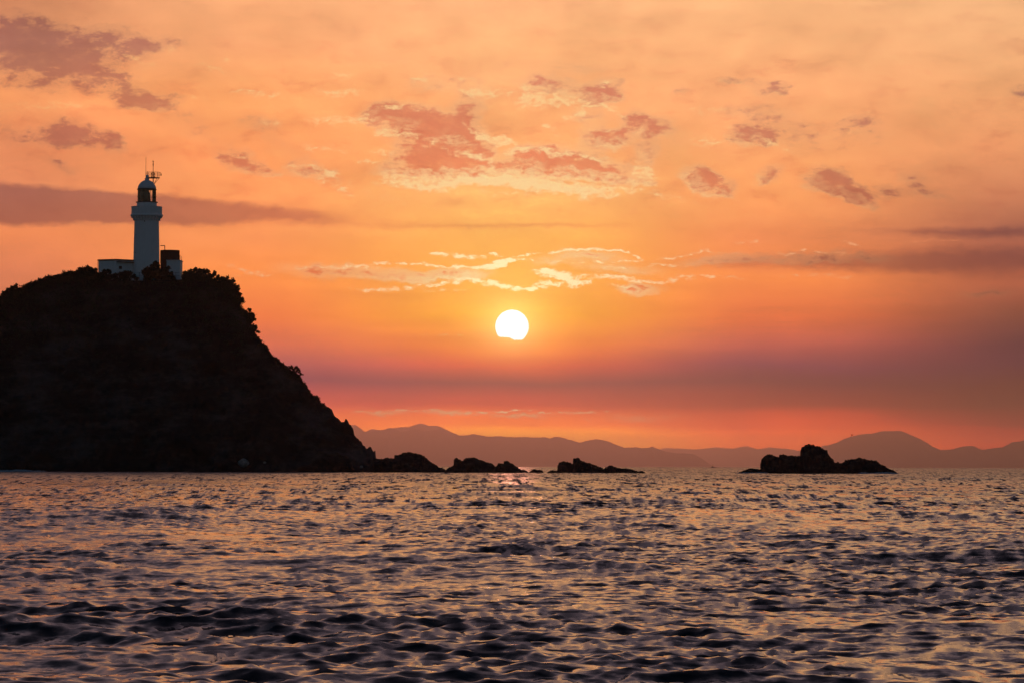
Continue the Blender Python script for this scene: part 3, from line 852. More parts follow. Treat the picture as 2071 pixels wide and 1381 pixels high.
mountain('mountain_range', [(430, 905), (560, 872), (640, 868), (700, 860), (718, 858), (728, 864), (737, 871), (748, 871.5), (770, 870), (788, 864), (800, 867), (814, 872.6), (825, 870), (836, 867),
                            (846, 868), (858, 871), (880, 869), (897, 866), (912, 872), (928.6, 879.6), (945, 879), (960, 876.7), (973, 879), (986, 882), (1000, 881.5), (1011, 880.5), (1027, 883), (1060, 883),
                            (1107, 883.7), (1112, 886), (1120, 883), (1129, 881.5), (1140, 884), (1151.6, 888), (1174, 894), (1188, 890), (1206, 887), (1220, 889), (1234.5, 893), (1248, 899),
                            (1263, 904.5), (1285.5, 903.5), (1300, 905), (1311, 905), (1319, 902), (1330, 906), (1340, 911), (1367, 915.7), (1385, 916), (1400.5, 917), (1410, 921), (1419, 926), (1430, 934), (1442, 943.6)], 60000, 2500, 1)
mountain('mountain_peak', [(700, 890), (737, 874), (748, 868), (756.5, 866.5), (768, 869), (798, 864.6), (810.6, 863), (826.6, 863), (838, 859), (849, 855), (860, 857), (868, 860), (884, 860), (893, 863), (903, 868), (928, 880), (990, 905), (1060, 930)], 66000, 3000, 2)
mountain('mountain_range', [(1600, 925), (1635, 908), (1661, 902), (1680, 898), (1694.7, 893), (1706, 887), (1717, 883), (1739, 877.7), (1769, 875), (1778, 872), (1787.7, 871), (1805, 870.5), (1821, 870), (1830, 873), (1840, 877.7),
                            (1866, 889), (1888, 902.6), (1903, 909), (1925.5, 908), (1938, 904), (1951.5, 901), (1970, 901), (1985, 908.6), (2005, 906), (2026, 904), (2035, 900), (2044.6, 894.5), (2071, 889.6), (2150, 878), (2300, 890), (2450, 915), (2600, 946)], 68000, 3500, 5)
mountain('mountain_ridge', [(1360, 941), (1380, 934), (1408, 924), (1430, 921), (1456, 919), (1480, 921), (1501, 922), (1520, 920), (1538, 918), (1583, 916), (1616, 914), (1680, 916), (1760, 930), (1800, 943)], 97000, 3500, 7)
mountain('mountain_ridge', [(1180, 935), (1240, 930), (1300, 916), (1326, 908), (1352, 905), (1374.5, 906), (1404, 908), (1426.6, 906), (1449, 904), (1482.4, 906), (1497, 903), (1512, 901), (1531, 908), (1545, 905), (1557, 903),
                            (1575.5, 906), (1590, 906), (1616, 911), (1690, 918), (1800, 938)], 102000, 2500, 9)

# ------------------------------------------------------------------ the sun
bm = bmesh.new()
DS = 300000.0
RS = 33.6 / F * DS
bmesh.ops.create_uvsphere(bm, u_segments=96, v_segments=64, radius=RS)
for v_ in bm.verts:
    xp = v_.co.x / RS * 34.3                       # pixels from the centre
    cut = -26.5 if xp > -2 else -20.8
    if -6 < xp < 4:
        cut = -20.8 + (xp + 6) / 10 * -5.7
    cut += 0.6 * math.sin(xp * 0.9) + 0.5 * math.sin(xp * 2.1 + 1)
    v_.co.z = max(v_.co.z, cut / 34.3 * RS)
so = bm_obj('sun', bm, M['sun'], None, True)
so.location = at(SUN_PX, SUN_PY, DS)
tag(so, 'glowing white sun with its lower edge bitten by cloud', 'sun')

# ------------------------------------------------------------------ lighthouse
YL = 735.0
s = YL / F
AX = 295.9
base_p = at(AX, 568.5, YL)
LH = empty('lighthouse', base_p)
tag(LH, 'white round lighthouse tower with domed lantern on the headland top', 'lighthouse')


def lx(px): return (px - AX) * s
def lz(py): return (568.5 - py) * s


def lathe_part(name, prof, material, n=48, parent=LH, smooth=False):
    bm = bmesh.new()
    lathe(bm, [(r_ * s, lz(y_)) for r_, y_ in prof], n)
    return bm_obj(name, bm, material, parent, smooth)


lathe_part('tower', [(27.1, 575), (26.7, 552), (25.9, 500), (24.8, 449), (24.8, 447.6)], M['white'], 64)
lathe_part('cornice_taper', [(24.9, 447.6), (26.2, 444), (29.0, 440.0), (30.8, 438.4)], M['white'], 64)
lathe_part('gallery_ledge', [(31.2, 438.4), (32.8, 437.6), (32.8, 434.6), (31.6, 433.8)], M['white'], 64)
lathe_part('gallery_parapet', [(31.0, 433.8), (31.0, 419.4), (31.5, 419.3), (31.5, 418.3), (29.6, 418.3), (29.6, 420)], M['white'], 64)
lathe_part('lantern_base', [(20.2, 423), (20.2, 410.2), (20.4, 409.9)], M['white'], 48)
lathe_part('lantern_ledge', [(22.0, 409.9), (22.4, 409.5), (22.4, 408.6), (21.8, 408.3)], M['iron'], 48)
lathe_part('dome_eave', [(19.3, 383.9), (19.9, 383.4), (19.9, 382.6), (19.0, 382.3)], M['iron'], 48)
lathe_part('dome', [(18.8, 382.3), (18.4, 379.0), (17.0, 375.0), (14.6, 371.2), (11.2, 367.7), (7.2, 365.3), (4.6, 364.6)], M['dome'], 48, smooth=True)
vent = lathe_part('ventilator', [(4.6, 364.6), (4.2, 361.6), (5.2, 361.4), (5.2, 360.6), (3.0, 360.4), (2.2, 359.6)], M['dome'], 24)
bm = bmesh.new()
bmesh.ops.create_uvsphere(bm, u_segments=20, v_segments=12, radius=3.4 * s)
bmesh.ops.translate(bm, verts=bm.verts, vec=(0.6 * s, 0, lz(356.4)))
bm_obj('finial_ball', bm, M['dome'], LH, True)
bm = bmesh.new()
tube(bm, (0.6 * s, 0, lz(353)), (0.6 * s, 0, lz(345.5)), 0.028)
bm_obj('lightning_rod', bm, M['iron'], LH)
# corbels carrying the gallery
cb = None
for i in range(28):
    a_ = 2 * math.pi * (i + 0.5) / 28
    if cb is None:
        bm = bmesh.new()
        box(bm, 26.0 * s, 31.2 * s, -1.05 * s, 1.05 * s, lz(441.3), lz(438.45))
        box(bm, 24.7 * s, 27.8 * s, -1.0 * s, 1.0 * s, lz(446.2), lz(441.32))
        cb = bm_obj('corbel', bm, M['white'], LH)
        o = cb
    else:
        o = cb.copy()
        COL.objects.link(o)
        o.parent = LH
    o.rotation_euler = (0, 0, a_)
# lantern: glazing bars, panes, hand rail, lens
bar = pane = None
NB = 12
for i in range(NB):
    a_ = 2 * math.pi * (i + 0.5) / NB
    if bar is None:
        bm = bmesh.new()
        box(bm, 17.7 * s, 18.7 * s, -0.42 * s, 0.42 * s, lz(408.35), lz(383.85))
        bar = bm_obj('glazing_bar', bm, M['iron'], LH)
        hw = 18.1 * math.sin(math.pi / NB) * 0.95 * s
        bm = bmesh.new()
        cc = 18.1 * math.cos(math.pi / NB) * s
        box(bm, cc - 0.01, cc + 0.01, -hw, hw, lz(408.3), lz(383.9))
        pane = bm_obj('lantern_pane', bm, M['glass'], LH)
        o, o2 = bar, pane
    else:
        o, o2 = bar.copy(), pane.copy()
        for c_ in (o, o2):
            COL.objects.link(c_)
            c_.parent = LH
    o.rotation_euler = (0, 0, a_)
    o2.rotation_euler = (0, 0, a_ + math.pi / NB)
for i, zz in enumerate((398.2, 403.3)):
    bm = bmesh.new()
    for j in range(48):
        a0, a1 = 2 * math.pi * j / 48, 2 * math.pi * (j + 1) / 48
        rr = (19.3 if i == 0 else 19.3) * s
        tube(bm, (rr * math.cos(a0), rr * math.sin(a0), lz(zz)), (rr * math.cos(a1), rr * math.sin(a1), lz(zz)), 0.045 if i == 0 else 0.022, n=5)
    bm_obj('lantern_rail', bm, M['iron'], LH)
bm = bmesh.new()
lathe(bm, [(7.5 * s, lz(408)), (9.6 * s, lz(404)), (10.2 * s, lz(396)), (9.6 * s, lz(388)), (7 * s, lz(384.2))], 24, -4.2 * s, 0)
bm_obj('lens', bm, M['lens'], LH, True)
bm = bmesh.new()
box(bm, 3.2 * s, 7.6 * s, -2 * s, 2 * s, lz(408), lz(402))
box(bm, 3.8 * s, 6.4 * s, -1 * s, 1 * s, lz(402), lz(390))
bm_obj('lamp_motor', bm, M['lens'], LH)
# small windows in the shaft
for (px, py, w_, h_) in ((276.2, 476.8, 1.7, 2.6), (276.0, 512.7, 2.4, 2.8), (294.2, 448.9, 2.2, 2.6)):
    rad = np.interp(py, (449, 500, 552), (24.8, 25.9, 26.7)) * s
    x_ = lx(px)
    y_ = -math.sqrt(rad * rad - x_ * x_)
    a_ = math.atan2(y_, x_)
    fr_ = empty('window', (x_, y_, lz(py)))
    bm = bmesh.new()
    hw, hh = w_ * s / 2, h_ * s / 2
    box(bm, -0.30, 0.05, -hw, hw, -hh, hh)
    o = bm_obj('window', bm, M['glassdark'], LH)
    o.location = (x_, y_, lz(py))
    o.rotation_euler = (0, 0, a_)
    bpy.data.objects.remove(fr_)
    bm = bmesh.new()
    for (y0, y1, z0, z1) in ((-hw - .06, -hw + .02, -hh, hh), (hw - .02, hw + .06, -hh, hh), (-hw - .06, hw + .06, hh, hh + .06), (-hw - .06, hw + .06, -hh - .06, -hh)):
        box(bm, -0.2, 0.09, y0, y1, z0, z1)
    fo = bm_obj('window_frame', bm, M['white'], o)
# service mast behind the lantern with a round railed platform
my = 24.5 * s
px_m = 305.8
mast = None
bm = bmesh.new()
tube(bm, (lx(306.2), my, lz(422)), (lx(305.8), my, lz(346.8)), 0.13, 0.11)
mast = bm_obj('service_mast', bm, M['steel'], LH)
bm = bmesh.new()
for xo in (-3.3, 3.3):
    tube(bm, (lx(px_m + xo), my - 0.3, lz(357.5)), (lx(px_m + xo), my - 0.3, lz(347)), 0.06)
for (xa, ya, xb, yb) in ((-3.3, 347, 3.3, 347), (-3.3, 356, 3.3, 349), (3.3, 356, -3.3, 349), (-3.3, 348.6, 3.3, 348.6)):
    tube(bm, (lx(px_m + xa), my - 0.3, lz(ya)), (lx(px_m + xb), my - 0.3, lz(yb)), 0.05)
bm_obj('mast_cage', bm, M['iron'], LH)
bm = bmesh.new()
lathe(bm, [(14.2 * s, lz(358.0)), (14.2 * s, lz(357.0))], 28, lx(305.3), my)
pf = bm_obj('platform', bm, M['iron'], LH)
for zz in (346.0, 349.6, 353.2):
    bm = bmesh.new()
    for j in range(28):
        a0, a1 = 2 * math.pi * j / 28, 2 * math.pi * (j + 1) / 28
        rr = 14.0 * s
        tube(bm, (lx(305.3) + rr * math.cos(a0), my + rr * math.sin(a0), lz(zz)), (lx(305.3) + rr * math.cos(a1), my + rr * math.sin(a1), lz(zz)), 0.026, n=5)
    bm_obj('platform_rail', bm, M['iron'], pf)
for j in range(8):
    a0 = 2 * math.pi * (j + 0.1) / 8
    bm = bmesh.new()
    tube(bm, (lx(305.3) + 14 * s * math.cos(a0), my + 14 * s * math.sin(a0), lz(357)), (lx(305.3) + 14 * s * math.cos(a0), my + 14 * s * math.sin(a0), lz(345.8)), 0.03, n=5)
    bm_obj('rail_post', bm, M['iron'], pf)
for (xa, xb) in ((318.5, 308.5), (314.0, 307.8), (293.5, 303.5)):
    bm = bmesh.new()
    tube(bm, (lx(xa), my, lz(358)), (lx(xb), my, lz(369.5)), 0.055, n=6)
    bm_obj('platform_strut', bm, M['iron'], LH)
bm = bmesh.new()
tube(bm, (lx(291.2), my - 0.4, lz(359)), (lx(291.4), my - 0.4, lz(316)), 0.05, 0.035, n=6)
bm_obj('whip_antenna', bm, M['iron'], LH)
bm = bmesh.new()
tube(bm, (lx(305.7), my, lz(347)), (lx(305.7), my, lz(325)), 0.075, 0.06, n=6)
tube(bm, (lx(305.7), my, lz(333)), (lx(305.7), my, lz(328)), 0.11, 0.11, n=8)
tube(bm, (lx(304.2), my, lz(322.2)), (lx(305.7), my, lz(325)), 0.05, 0.05, n=6)
tube(bm, (lx(307.0), my, lz(322.8)), (lx(305.7), my, lz(325)), 0.05, 0.05, n=6)
tube(bm, (lx(304.0), my, lz(325.0)), (lx(307.2), my, lz(325.0)), 0.04, 0.04, n=6)
bm_obj('wind_sensor_mast', bm, M['iron'], LH)
bm = bmesh.new()
tube(bm, (lx(319.0), my, lz(346)), (lx(321.4), my, lz(348.2)), 0.05, n=6)
lathe(bm, [(0.05, lz(353.4)), (0.12, lz(352.4)), (0.12, lz(350)), (0.05, lz(348.2))], 10, lx(321.8), my)
bm_obj('hanging_lamp', bm, M['iron'], LH)

# ------------------------------------------------------------------ buildings beside the tower


def L3(px, py, dy=0.0):
    """a point near the lighthouse, dy metres nearer (-) or farther (+)"""
    return at(px, py, YL + dy)


def block(name, corners, z0, z1, material, parent):
    """vertical prism over a plan polygon (x, y)"""
    bm = bmesh.new()
    lo = [bm.verts.new((x, y, z0)) for x, y in corners]
    hi = [bm.verts.new((x, y, z1)) for x, y in corners]
    n = len(lo)
    for i in range(n):
        bm.faces.new([lo[i], lo[(i + 1) % n], hi[(i + 1) % n], hi[i]])
    bm.faces.new(lo[::-1])
    bm.faces.new(hi)
    return bm_obj(name, bm, material, parent)


zg = lz(575)
HB = empty('keeper_building', base_p)
tag(HB, 'low white flat-roofed building left of the lighthouse tower', 'building')
xa, xk, xb = lx(199.9), lx(238), lx(275)
plan = [(xa, -1.2), (xk, -3.2), (xb, -0.2), (xb, 3.5), (xa, 4.2)]
block('wall', plan, zg, lz(528.4), M['white'], HB)
ov = [(xa - 0.16, -1.45), (xk, -3.5), (xb + 0.0, -0.45), (xb, 3.8), (xa - 0.16, 4.5)]
block('roof', ov, lz(528.3), lz(526.2), M['slab'], HB)
# canopy and window on the right-hand face
def face_pt(t, out):
    x = xk + (xb - xk) * t
    y = -3.2 + 3.0 * t
    nx, ny = 3.0, -(xb - xk)
    l_ = math.hypot(nx, ny)
    return x + nx / l_ * out, y + ny / l_ * out
c0, c1, c2, c3 = face_pt(0.02, 0.004), face_pt(0.98, 0.004), face_pt(0.98, 0.7), face_pt(0.02, 0.7)
block('canopy', [c3, c2, c1, c0], lz(532.2), lz(531.0), M['slab'], HB)
t0 = 0.14
w0, w1, w2, w3 = face_pt(t0, -0.05), face_pt(t0 + 0.15, -0.05), face_pt(t0 + 0.15, 0.03), face_pt(t0, 0.03)
wn = block('window', [w3, w2, w1, w0], lz(546), lz(540), M['glassdark'], HB)
wf0, wf1 = face_pt(t0 - 0.03, 0.0), face_pt(t0 + 0.18, 0.0)
bm = bmesh.new()
tube(bm, (*face_pt(t0 - .015, .05), lz(546.4)), (*face_pt(t0 + .165, .05), lz(546.4)), 0.05, n=4)
tube(bm, (*face_pt(t0 - .015, .05), lz(539.6)), (*face_pt(t0 + .165, .05), lz(539.6)), 0.05, n=4)
for tt in (t0 - .015, t0 + .165):
    tube(bm, (*face_pt(tt, .05), lz(546.4)), (*face_pt(tt, .05), lz(539.6)), 0.05, n=4)
bm_obj('window_frame', bm, M['white'], wn)
bm = bmesh.new()
tube(bm, (xa - 0.10, -1.4, lz(527)), (xa - 0.10, -1.4, zg), 0.05, n=6)
bm_obj('downpipe', bm, M['slab'], HB)

AB = empty('annex_building', base_p)
tag(AB, 'tall narrow white block with flat roof right of the tower', 'building')
x0, x1 = lx(339), lx(367)
block('wall', [(x0, -2.2), (x1, -2.4), (x1, 2.2), (x0, 2.4)], zg, lz(528.6), M['white'], AB)
rf = block('roof', [(x0 - 0.1, -2.4), (x1 + 0.14, -2.6), (x1 + 0.14, 2.4), (x0 - 0.1, 2.6)], lz(528.5), lz(527.3), M['white'], AB)
for (xp, yp) in ((356.5, -2.1), (361.3, -2.2), (365.8, -2.25), (365.8, 1.8), (356.5, 1.9)):
    bm = bmesh.new()
    tube(bm, (lx(xp), yp, lz(527.4)), (lx(xp), yp, lz(518.2)), 0.035, n=6)
    bm_obj('railing_post', bm, M['iron'], rf)
for zz in (518.2, 521.2, 524.2):
    bm = bmesh.new()
    tube(bm, (lx(356.2), -2.1, lz(zz)), (lx(365.9), -2.25, lz(zz)), 0.03, n=6)
    tube(bm, (lx(365.9), -2.25, lz(zz)), (lx(365.9), 1.8, lz(zz)), 0.03, n=6)
    bm_obj('railing_bar', bm, M['iron'], rf)

TB = empty('storage_tank', base_p)
tag(TB, 'dark rusty brown tank house between the tower and the white annex', 'tank')
bm = bmesh.new()
rt_ = 19.5
lathe(bm, [(rt_ * s, zg), (rt_ * s, lz(503.6))], 40, lx(336.5), 7.5)
bm_obj('tank_body', bm, M['rust'], TB)
bm = bmesh.new()
lathe(bm, [((rt_ + 0.3) * s, lz(503.6)), ((rt_ + 0.3) * s, lz(502.2)), (rt_ * 0.5 * s, lz(501.8))], 40, lx(336.5), 7.5)
bm_obj('tank_lid', bm, M['iron'], TB)
for i in range(16):
    a_ = math.pi + math.pi * (i + 0.5) / 16
    bm = bmesh.new()
    c_, s_ = math.cos(a_), math.sin(a_)
    tube(bm, (lx(336.5) + (rt_ * s + 0.02) * c_, 7.5 + (rt_ * s + 0.02) * s_, lz(529)), (lx(336.5) + (rt_ * s + 0.02) * c_, 7.5 + (rt_ * s + 0.02) * s_, lz(503.7)), 0.05, n=4)
    bm_obj('tank_rib', bm, M['rust'], TB)
bm = bmesh.new()
for (x_, z_, x2, z2) in ((327.2, 504, 327.2, 493.5), (327.2, 493.5, 318, 493.5)):
    tube(bm, (lx(x_), 5.9, lz(z_)), (lx(x2), 5.9, lz(z2)), 0.085, n=8)
bm_obj('pipe', bm, M['iron'], TB)
bm = bmesh.new()
box(bm, lx(336.0), lx(338.0), 7.5 - rt_ * s - 0.12, 7.5 - rt_ * s + 0.05, lz(515), lz(510))
bm_obj('hatch', bm, M['iron'], TB)

LW = block('low_wall', [(lx(316), -4.6), (lx(337), -4.6), (lx(337), -4.2), (lx(316), -4.2)], lz(575), lz(565.6), M['white'], None)
LW.location = base_p
tag(LW, 'low whitewashed wall at the foot of the dark bush by the tower', 'wall')
BW = block('boundary_wall', [(lx(369), 1.5), (lx(392), 1.5), (lx(392), 1.9), (lx(369), 1.9)], lz(578), lz(553.5), M['brick'], None)
BW.location = base_p
tag(BW, 'brown boundary wall right of the white annex beside the shrubs', 'wall')

FE = empty('wire_fence', base_p)
tag(FE, 'thin dark post and rail fence in front of the lighthouse', 'fence')
posts = (244, 266, 287.2, 308, 330, 348, 360.5)
for p_ in posts:
    bm = bmesh.new()
    tube(bm, (lx(p_), -5.4, lz(574)), (lx(p_), -5.4, lz(554)), 0.035, n=6)
    bm_obj('fence_post', bm, M['iron'], FE)
for zz in (554.4, 560.5):
    bm = bmesh.new()
    tube(bm, (lx(242), -5.4, lz(zz)), (lx(368), -5.4, lz(zz)), 0.022, n=5)
    bm_obj('fence_rail', bm, M['iron'], FE)

# ------------------------------------------------------------------ vegetation


def leaf_mesh(name, cen, size, rg):
    n = len(cen)
    d = rg.standard_normal((n, 3))
    d /= np.linalg.norm(d, axis=1)[:, None]
    e = rg.standard_normal((n, 3))
    e -= (e * d).sum(1)[:, None] * d
    e /= np.linalg.norm(e, axis=1)[:, None]
    sz = size * rg.uniform(0.5, 1.3, n)[:, None]
    a_ = d * sz
    b_ = e * sz * 0.55
    V3 = np.stack([cen - a_, cen + b_, cen + a_, cen - b_], 1).reshape(-1, 3)
    i = np.arange(n) * 4
    return quads_mesh(name, V3, np.stack([i, i + 1, i + 2, i + 3], 1))


def plant(name, label, cat, base, clumps, n_leaf, size, seed, limbs=True, group=None):
    """base = world point; clumps = [(dx, dy, dz, r)] relative to the base"""
    rg = np.random.default_rng(seed)
    root = empty(name, base)
    tag(root, label, cat, group)
    tot = sum(c_[3] ** 2 for c_ in clumps)
    pts = []
    for (dx, dy, dz, r_) in clumps:
        k = max(60, int(n_leaf * r_ ** 2 / tot))
        # sub-clumps give the crown an uneven outline with gaps
        sub = max(5, int(k / 45))
        sc = rg.standard_normal((sub, 3))
        sc /= np.linalg.norm(sc, axis=1)[:, None]
        sc *= (rg.uniform(0.2, 1.5, sub) ** 0.6)[:, None] * r_ * np.array([1, 1, 0.8])
        which = rg.integers(0, sub, k)
        p_ = sc[which] + rg.standard_normal((k, 3)) * r_ * 0.19
        pts.append(p_ + np.array([dx, dy, dz]))
    pts = np.concatenate(pts)
    pts = pts[pts[:, 2] > -0.6]
    link('crown', leaf_mesh('crown', pts, size, rg), M['leaf'], root)
    bm = bmesh.new()
    top = max(clumps, key=lambda c_: c_[2])
    mid = Vector((top[0] * 0.4, top[1] * 0.4, top[2] * 0.5))
    tube(bm, (0, 0, -0.8), mid, 0.16, 0.11, 7)
    tube(bm, mid, (top[0], top[1], top[2]), 0.11, 0.04, 7)
    for (dx, dy, dz, r_) in clumps:
        tube(bm, mid * rg.uniform(0.6, 1.0), (dx, dy, dz), 0.07, 0.025, 6)
    bm_obj('trunk', bm, M['bark'], root)
    return root


def px_clumps(bx, by, lst, rg=None):
    """clumps given in photo pixels at the lighthouse's distance"""
    r2 = random.Random(int(bx))
    return [((x - bx) * s, r2.uniform(-1, 1) * r_ * s * 0.7, (by - y) * s, r_ * s) for x, y, r_ in lst]


plant('pine_tree', 'dark bushy pine standing in front of the white tower base', 'tree', at(318, 568, YL - 6.5),
      px_clumps(318, 568, [(312, 540, 8), (302, 550, 9), (296, 552, 6), (309, 556, 12), (322, 553, 10), (334, 551, 8), (338, 545, 5), (330, 560, 11), (343, 560, 8), (300, 562, 8), (316, 532, 4), (294, 547, 4), (345, 566, 7), (290, 553, 3)]), 9000, 0.24, 1)
plant('shrub', 'round dark bush in front of the left end of the low building', 'shrub', at(214, 568, YL - 6.5),
      px_clumps(214, 568, [(213, 554, 7), (218, 551, 5), (209, 556, 5), (214, 562, 8), (225, 561, 5), (232, 558, 5), (206, 563, 4)]), 3000, 0.22, 2)
plant('shrub', 'spreading dark bush between the low building and the tower', 'shrub', at(258, 570, YL - 6.5),
      px_clumps(258, 570, [(256, 551, 5), (250, 555, 6), (262, 556, 6), (270, 560, 5), (256, 562, 8), (243, 561, 6), (278, 563, 5), (236, 564, 5)]), 3400, 0.22, 3)
plant('shrub', 'bulging evergreen on the shoulder of the headland right of the annex', 'shrub', at(470, 606, 728),
      px_clumps(470, 606, [(452, 569, 9), (464, 573, 10), (473, 580, 9), (460, 585, 12), (472, 592, 11), (482, 600, 8), (486, 612, 7), (478, 612, 10), (489, 618, 4), (470, 568, 4), (488, 607, 4)]), 5600, 0.25, 4)
plant('pine_tree', 'windswept pine leaning out from the cliff edge below the shoulder', 'tree', at(500, 672, 722),
      px_clumps(500, 672, [(496, 632, 8), (502, 640, 9), (507, 650, 8), (498, 652, 9), (513, 660, 6), (518, 667, 5), (508, 666, 7), (521, 672, 3.5), (494, 642, 8), (488, 655, 8), (504, 627, 4)]), 5000, 0.24, 5)
plant('shrub', 'small low shrub halfway down the right slope of the cliff', 'shrub', at(596, 752, 712),
      px_clumps(596, 752, [(590, 743, 4), (597, 745, 5), (603, 750, 5), (608, 756, 4), (586, 742, 2.5)]), 1300, 0.16, 6)
plant('pine_tree', 'spiky dark tree on the headland crest at the left edge of the photo', 'tree', at(22, 606, 726),
      px_clumps(22, 606, [(14, 593, 7), (22, 588, 7), (30, 584, 6), (8, 600, 8), (3, 606, 8), (34, 590, 7), (24, 580, 2.5), (20, 600, 8), (32, 577, 2.5)]), 4000, 0.24, 7)
plant('shrub', 'tall thicket on the crest just left of the low white building', 'shrub', at(178, 560, 726),
      px_clumps(178, 560, [(164, 546, 6), (175, 545, 6.5), (186, 548, 6), (194, 551, 6), (170, 553, 8), (185, 557, 8), (156, 551, 6), (200, 556, 4)]), 4000, 0.24, 8)
plant('shrub', 'dark thicket on the crest just right of the white annex', 'shrub', at(400, 562, 728),
      px_clumps(400, 562, [(374, 555, 5), (384, 551, 6), (396, 549, 6), (408, 549, 6), (420, 551, 6), (432, 556, 6), (400, 556, 9), (420, 560, 8), (380, 560, 6), (442, 562, 6)]), 4600, 0.24, 9)


def scrub():
    """low scrub that covers the headland's top and upper slopes"""
    rg = np.random.default_rng(5)
    cen = []
    nr, nc, _ = HV.shape
    for j in range(60, nc):
        crest = HV[HN1 - 1, j]
        px = crest[0] / crest[1] * F + CX
        if px > 660:
            continue
        wooded = px < 200 or 370 < px < 492
        for _k in range(16 if wooded else 5):
            drop = abs(rg.normal(0, 20 if px < 500 else 4))
            if rg.random() < (0.45 if wooded else 0.2):
                drop = rg.uniform(0, 2.5)
            i = int(HN1 - 1 - drop)
            if i < 20:
                continue
            p_ = HV[i, j]
            lump = 0.5 + 0.5 * math.sin(px * 0.23 + i * 0.5) * math.sin(px * 0.091 + 1 + i * 0.21)
            r_ = (0.34 + 0.42 * lump) if wooded else (0.16 + 0.16 * lump)
            n_ = 7 if wooded else 4
            c_ = rg.normal(0, 1, (n_, 3)) * r_ * 0.5
            cen.append(c_ + np.array([p_[0], p_[1] - 0.2, p_[2] + r_ * 0.35]))
    # thicker lumps of scrub along the wooded crest
    for px in np.arange(-30, 492, 6.5):
        if 198 < px < 372:
            continue
        j = int(np.argmin(np.abs(HV[HN1 - 1, :, 0] / HV[HN1 - 1, :, 1] * F + CX - px)))
        p_ = HV[HN1 - 1, j]
        r_ = rg.uniform(0.30, 0.75)
        n_ = int(420 * r_ ** 2)
        c_ = rg.normal(0, 1, (n_, 3)) * r_ * np.array([0.55, 0.5, 0.42])
        cen.append(c_ + np.array([p_[0] + rg.normal(0, .2), p_[1] + rg.uniform(-1.0, 1.0), p_[2] + r_ * 0.25]))
    cen = np.concatenate(cen)
    o = link('scrub', leaf_mesh('scrub', cen, 0.19, rg), M['leaf'])
    tag(o, 'dark low scrub covering the crest and upper slopes of the headland', 'scrub', None, 'stuff')


scrub()

# ------------------------------------------------------------------ foam, boat, bird


def foam(label, spots, seed):
    rg = np.random.default_rng(seed)
    V3, Fc = [], []
    for (px, py, w_, h_, Y) in spots:
        c_ = at(px, 955, Y)
        n = 40
        xs = np.linspace(-1, 1, n)
        for ly in range(4):
            b0 = len(V3)
            z_top = h_ * 0.1 * np.clip(1 - xs ** 2, 0, 1) ** 0.7 * (0.55 + 0.45 * rg.random(n)) * (1 - 0.2 * ly)
            for i in range(n):
                V3.append((c_.x + xs[i] * w_ * 0.1, Y - 0.5 * ly + rg.normal(0, .06), -0.3))
                V3.append((c_.x + xs[i] * w_ * 0.1 + rg.normal(0, 0.03), Y + 0.25 - 0.5 * ly + rg.normal(0, .06), 0.02 + z_top[i]))
                V3.append((c_.x + xs[i] * w_ * 0.1, Y + 0.5 - 0.5 * ly, -0.3))
            for i in range(n - 1):
                a_ = b0 + i * 3
                Fc.append((a_, a_ + 3, a_ + 4, a_ + 1))
                Fc.append((a_ + 1, a_ + 4, a_ + 5, a_ + 2))
    o = link('foam', quads_mesh('foam', np.array(V3), np.array(Fc)), M['foam'], None, True)
    tag(o, label, 'foam', None, 'stuff')


foam('white surf breaking at the foot of the headland at left', [(40, 951, 32, 5, 683), (10, 951, 20, 4, 684), (75, 952, 22, 2.5, 682)], 3)
foam('pale surf washing round the large islet', [(1512, 952, 26, 3.0, 676), (1540, 953, 16, 4, 675), (1790, 952, 30, 4.5, 672), (1765, 952, 24, 3, 672), (1748, 953, 14, 4, 674)], 4)

BT = empty('fishing_boat', at(1441.5, 943, 5200))
BT.location.z = 0
tag(BT, 'tiny dark boat on the horizon at the tip of the distant ridge', 'boat')
ks = 5200 / F
bm = bmesh.new()
for (y_, w_, z_) in ((0, 0, 0),):
    hull = [(-3.2, 0.0), (3.4, 0.0), (4.4, 2.0), (-3.6, 1.5)]
    lo = [bm.verts.new((x * ks, -0.9 * ks, z * ks - 0.3)) for x, z in hull]
    hi = [bm.verts.new((x * ks, 0.9 * ks, z * ks - 0.3)) for x, z in hull]
    for i in range(4):
        bm.faces.new([lo[i], lo[(i + 1) % 4], hi[(i + 1) % 4], hi[i]])
    bm.faces.new(lo[::-1])
    bm.faces.new(hi)
bm_obj('hull', bm, M['hull'], BT)
bm = bmesh.new()
box(bm, -2.0 * ks, 0.4 * ks, -0.6 * ks, 0.6 * ks, 1.2 * ks, 3.2 * ks)
bm_obj('cabin', bm, M['hull'], BT)
bm = bmesh.new()
tube(bm, (0.6 * ks, 0, 1.3 * ks), (0.4 * ks, 0, 7.5 * ks), 0.22 * ks, 0.12 * ks, 6)
bm_obj('mast', bm, M['hull'], BT)

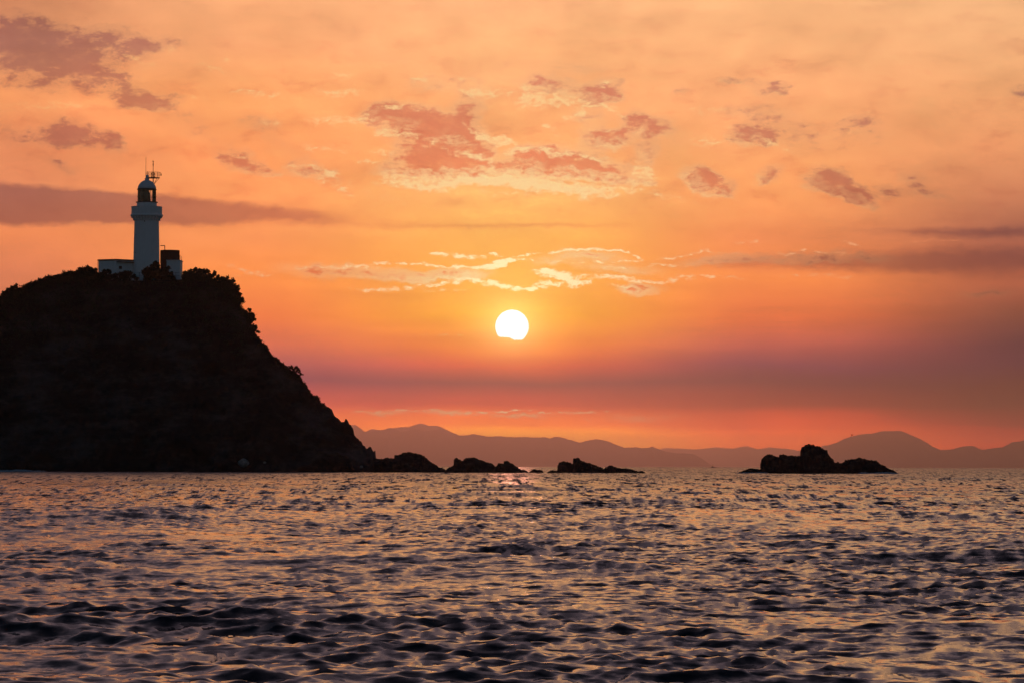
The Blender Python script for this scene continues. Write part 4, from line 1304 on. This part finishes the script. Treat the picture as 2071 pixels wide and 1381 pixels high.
YB = 420.0
kb = YB / F
BI = empty('bird', at(1723, 879.5, YB))
tag(BI, 'tiny dark seabird gliding beside the far mountain above the islet', 'bird')
bm = bmesh.new()
prof = [(-2.0, .06), (-1.4, .3), (-.4, .5), (.5, .45), (1.1, .3), (1.5, .32), (1.9, .22), (2.4, .03)]
rings = []
for x, r_ in prof:
    rings.append([bm.verts.new((x * kb, r_ * kb * math.cos(a_), r_ * kb * math.sin(a_))) for a_ in np.linspace(0, 2 * math.pi, 9)[:-1]])
for a_, b_ in zip(rings, rings[1:]):
    for i in range(8):
        bm.faces.new([a_[i], a_[(i + 1) % 8], b_[(i + 1) % 8], b_[i]])
bm.faces.new(rings[0][::-1])
bm.faces.new(rings[-1])
bm_obj('body', bm, M['feather'], BI, True)
for sg in (-1, 1):
    bm = bmesh.new()
    st_ = [(0.0, 0.3, 0.75), (1.4, 1.5, 0.7), (3.0, 1.6, 0.5), (4.4, 1.5, 0.08)]
    rows = []
    for (sp_, zz, ch) in st_:
        y_ = sg * sp_ * 0.55
        xo = sg * sp_ * 0.85
        rows.append([bm.verts.new(((xo + ch) * kb, y_ * kb, zz * kb)), bm.verts.new((xo * kb, y_ * kb, (zz + .2) * kb)), bm.verts.new(((xo - ch) * kb, y_ * kb, zz * kb)), bm.verts.new((xo * kb, y_ * kb, (zz - .06) * kb))])
    for a_, b_ in zip(rows, rows[1:]):
        for i in range(4):
            bm.faces.new([a_[i], a_[(i + 1) % 4], b_[(i + 1) % 4], b_[i]])
    bm_obj('wing', bm, M['feather'], BI, True)

# ------------------------------------------------------------------ haze
bm = bmesh.new()
box(bm, -106000, 106000, -106000, 106000, -3.0, HAZE_TOP)
mt, q, b = mat('haze')
q.nt.nodes.remove(b)
pv = q.node('ShaderNodeVolumePrincipled')
pv.inputs['Color'].default_value = (1.0, 0.87, 1.0, 1)
pv.inputs['Density'].default_value = HAZE
pv.inputs['Density Attribute'].default_value = ''
pv.inputs['Anisotropy'].default_value = 0.92
q.nt.links.new(pv.outputs[0], q.nt.nodes['Material Output'].inputs['Volume'])
hz = bm_obj('haze', bm, mt)
tag(hz, kind='stuff')
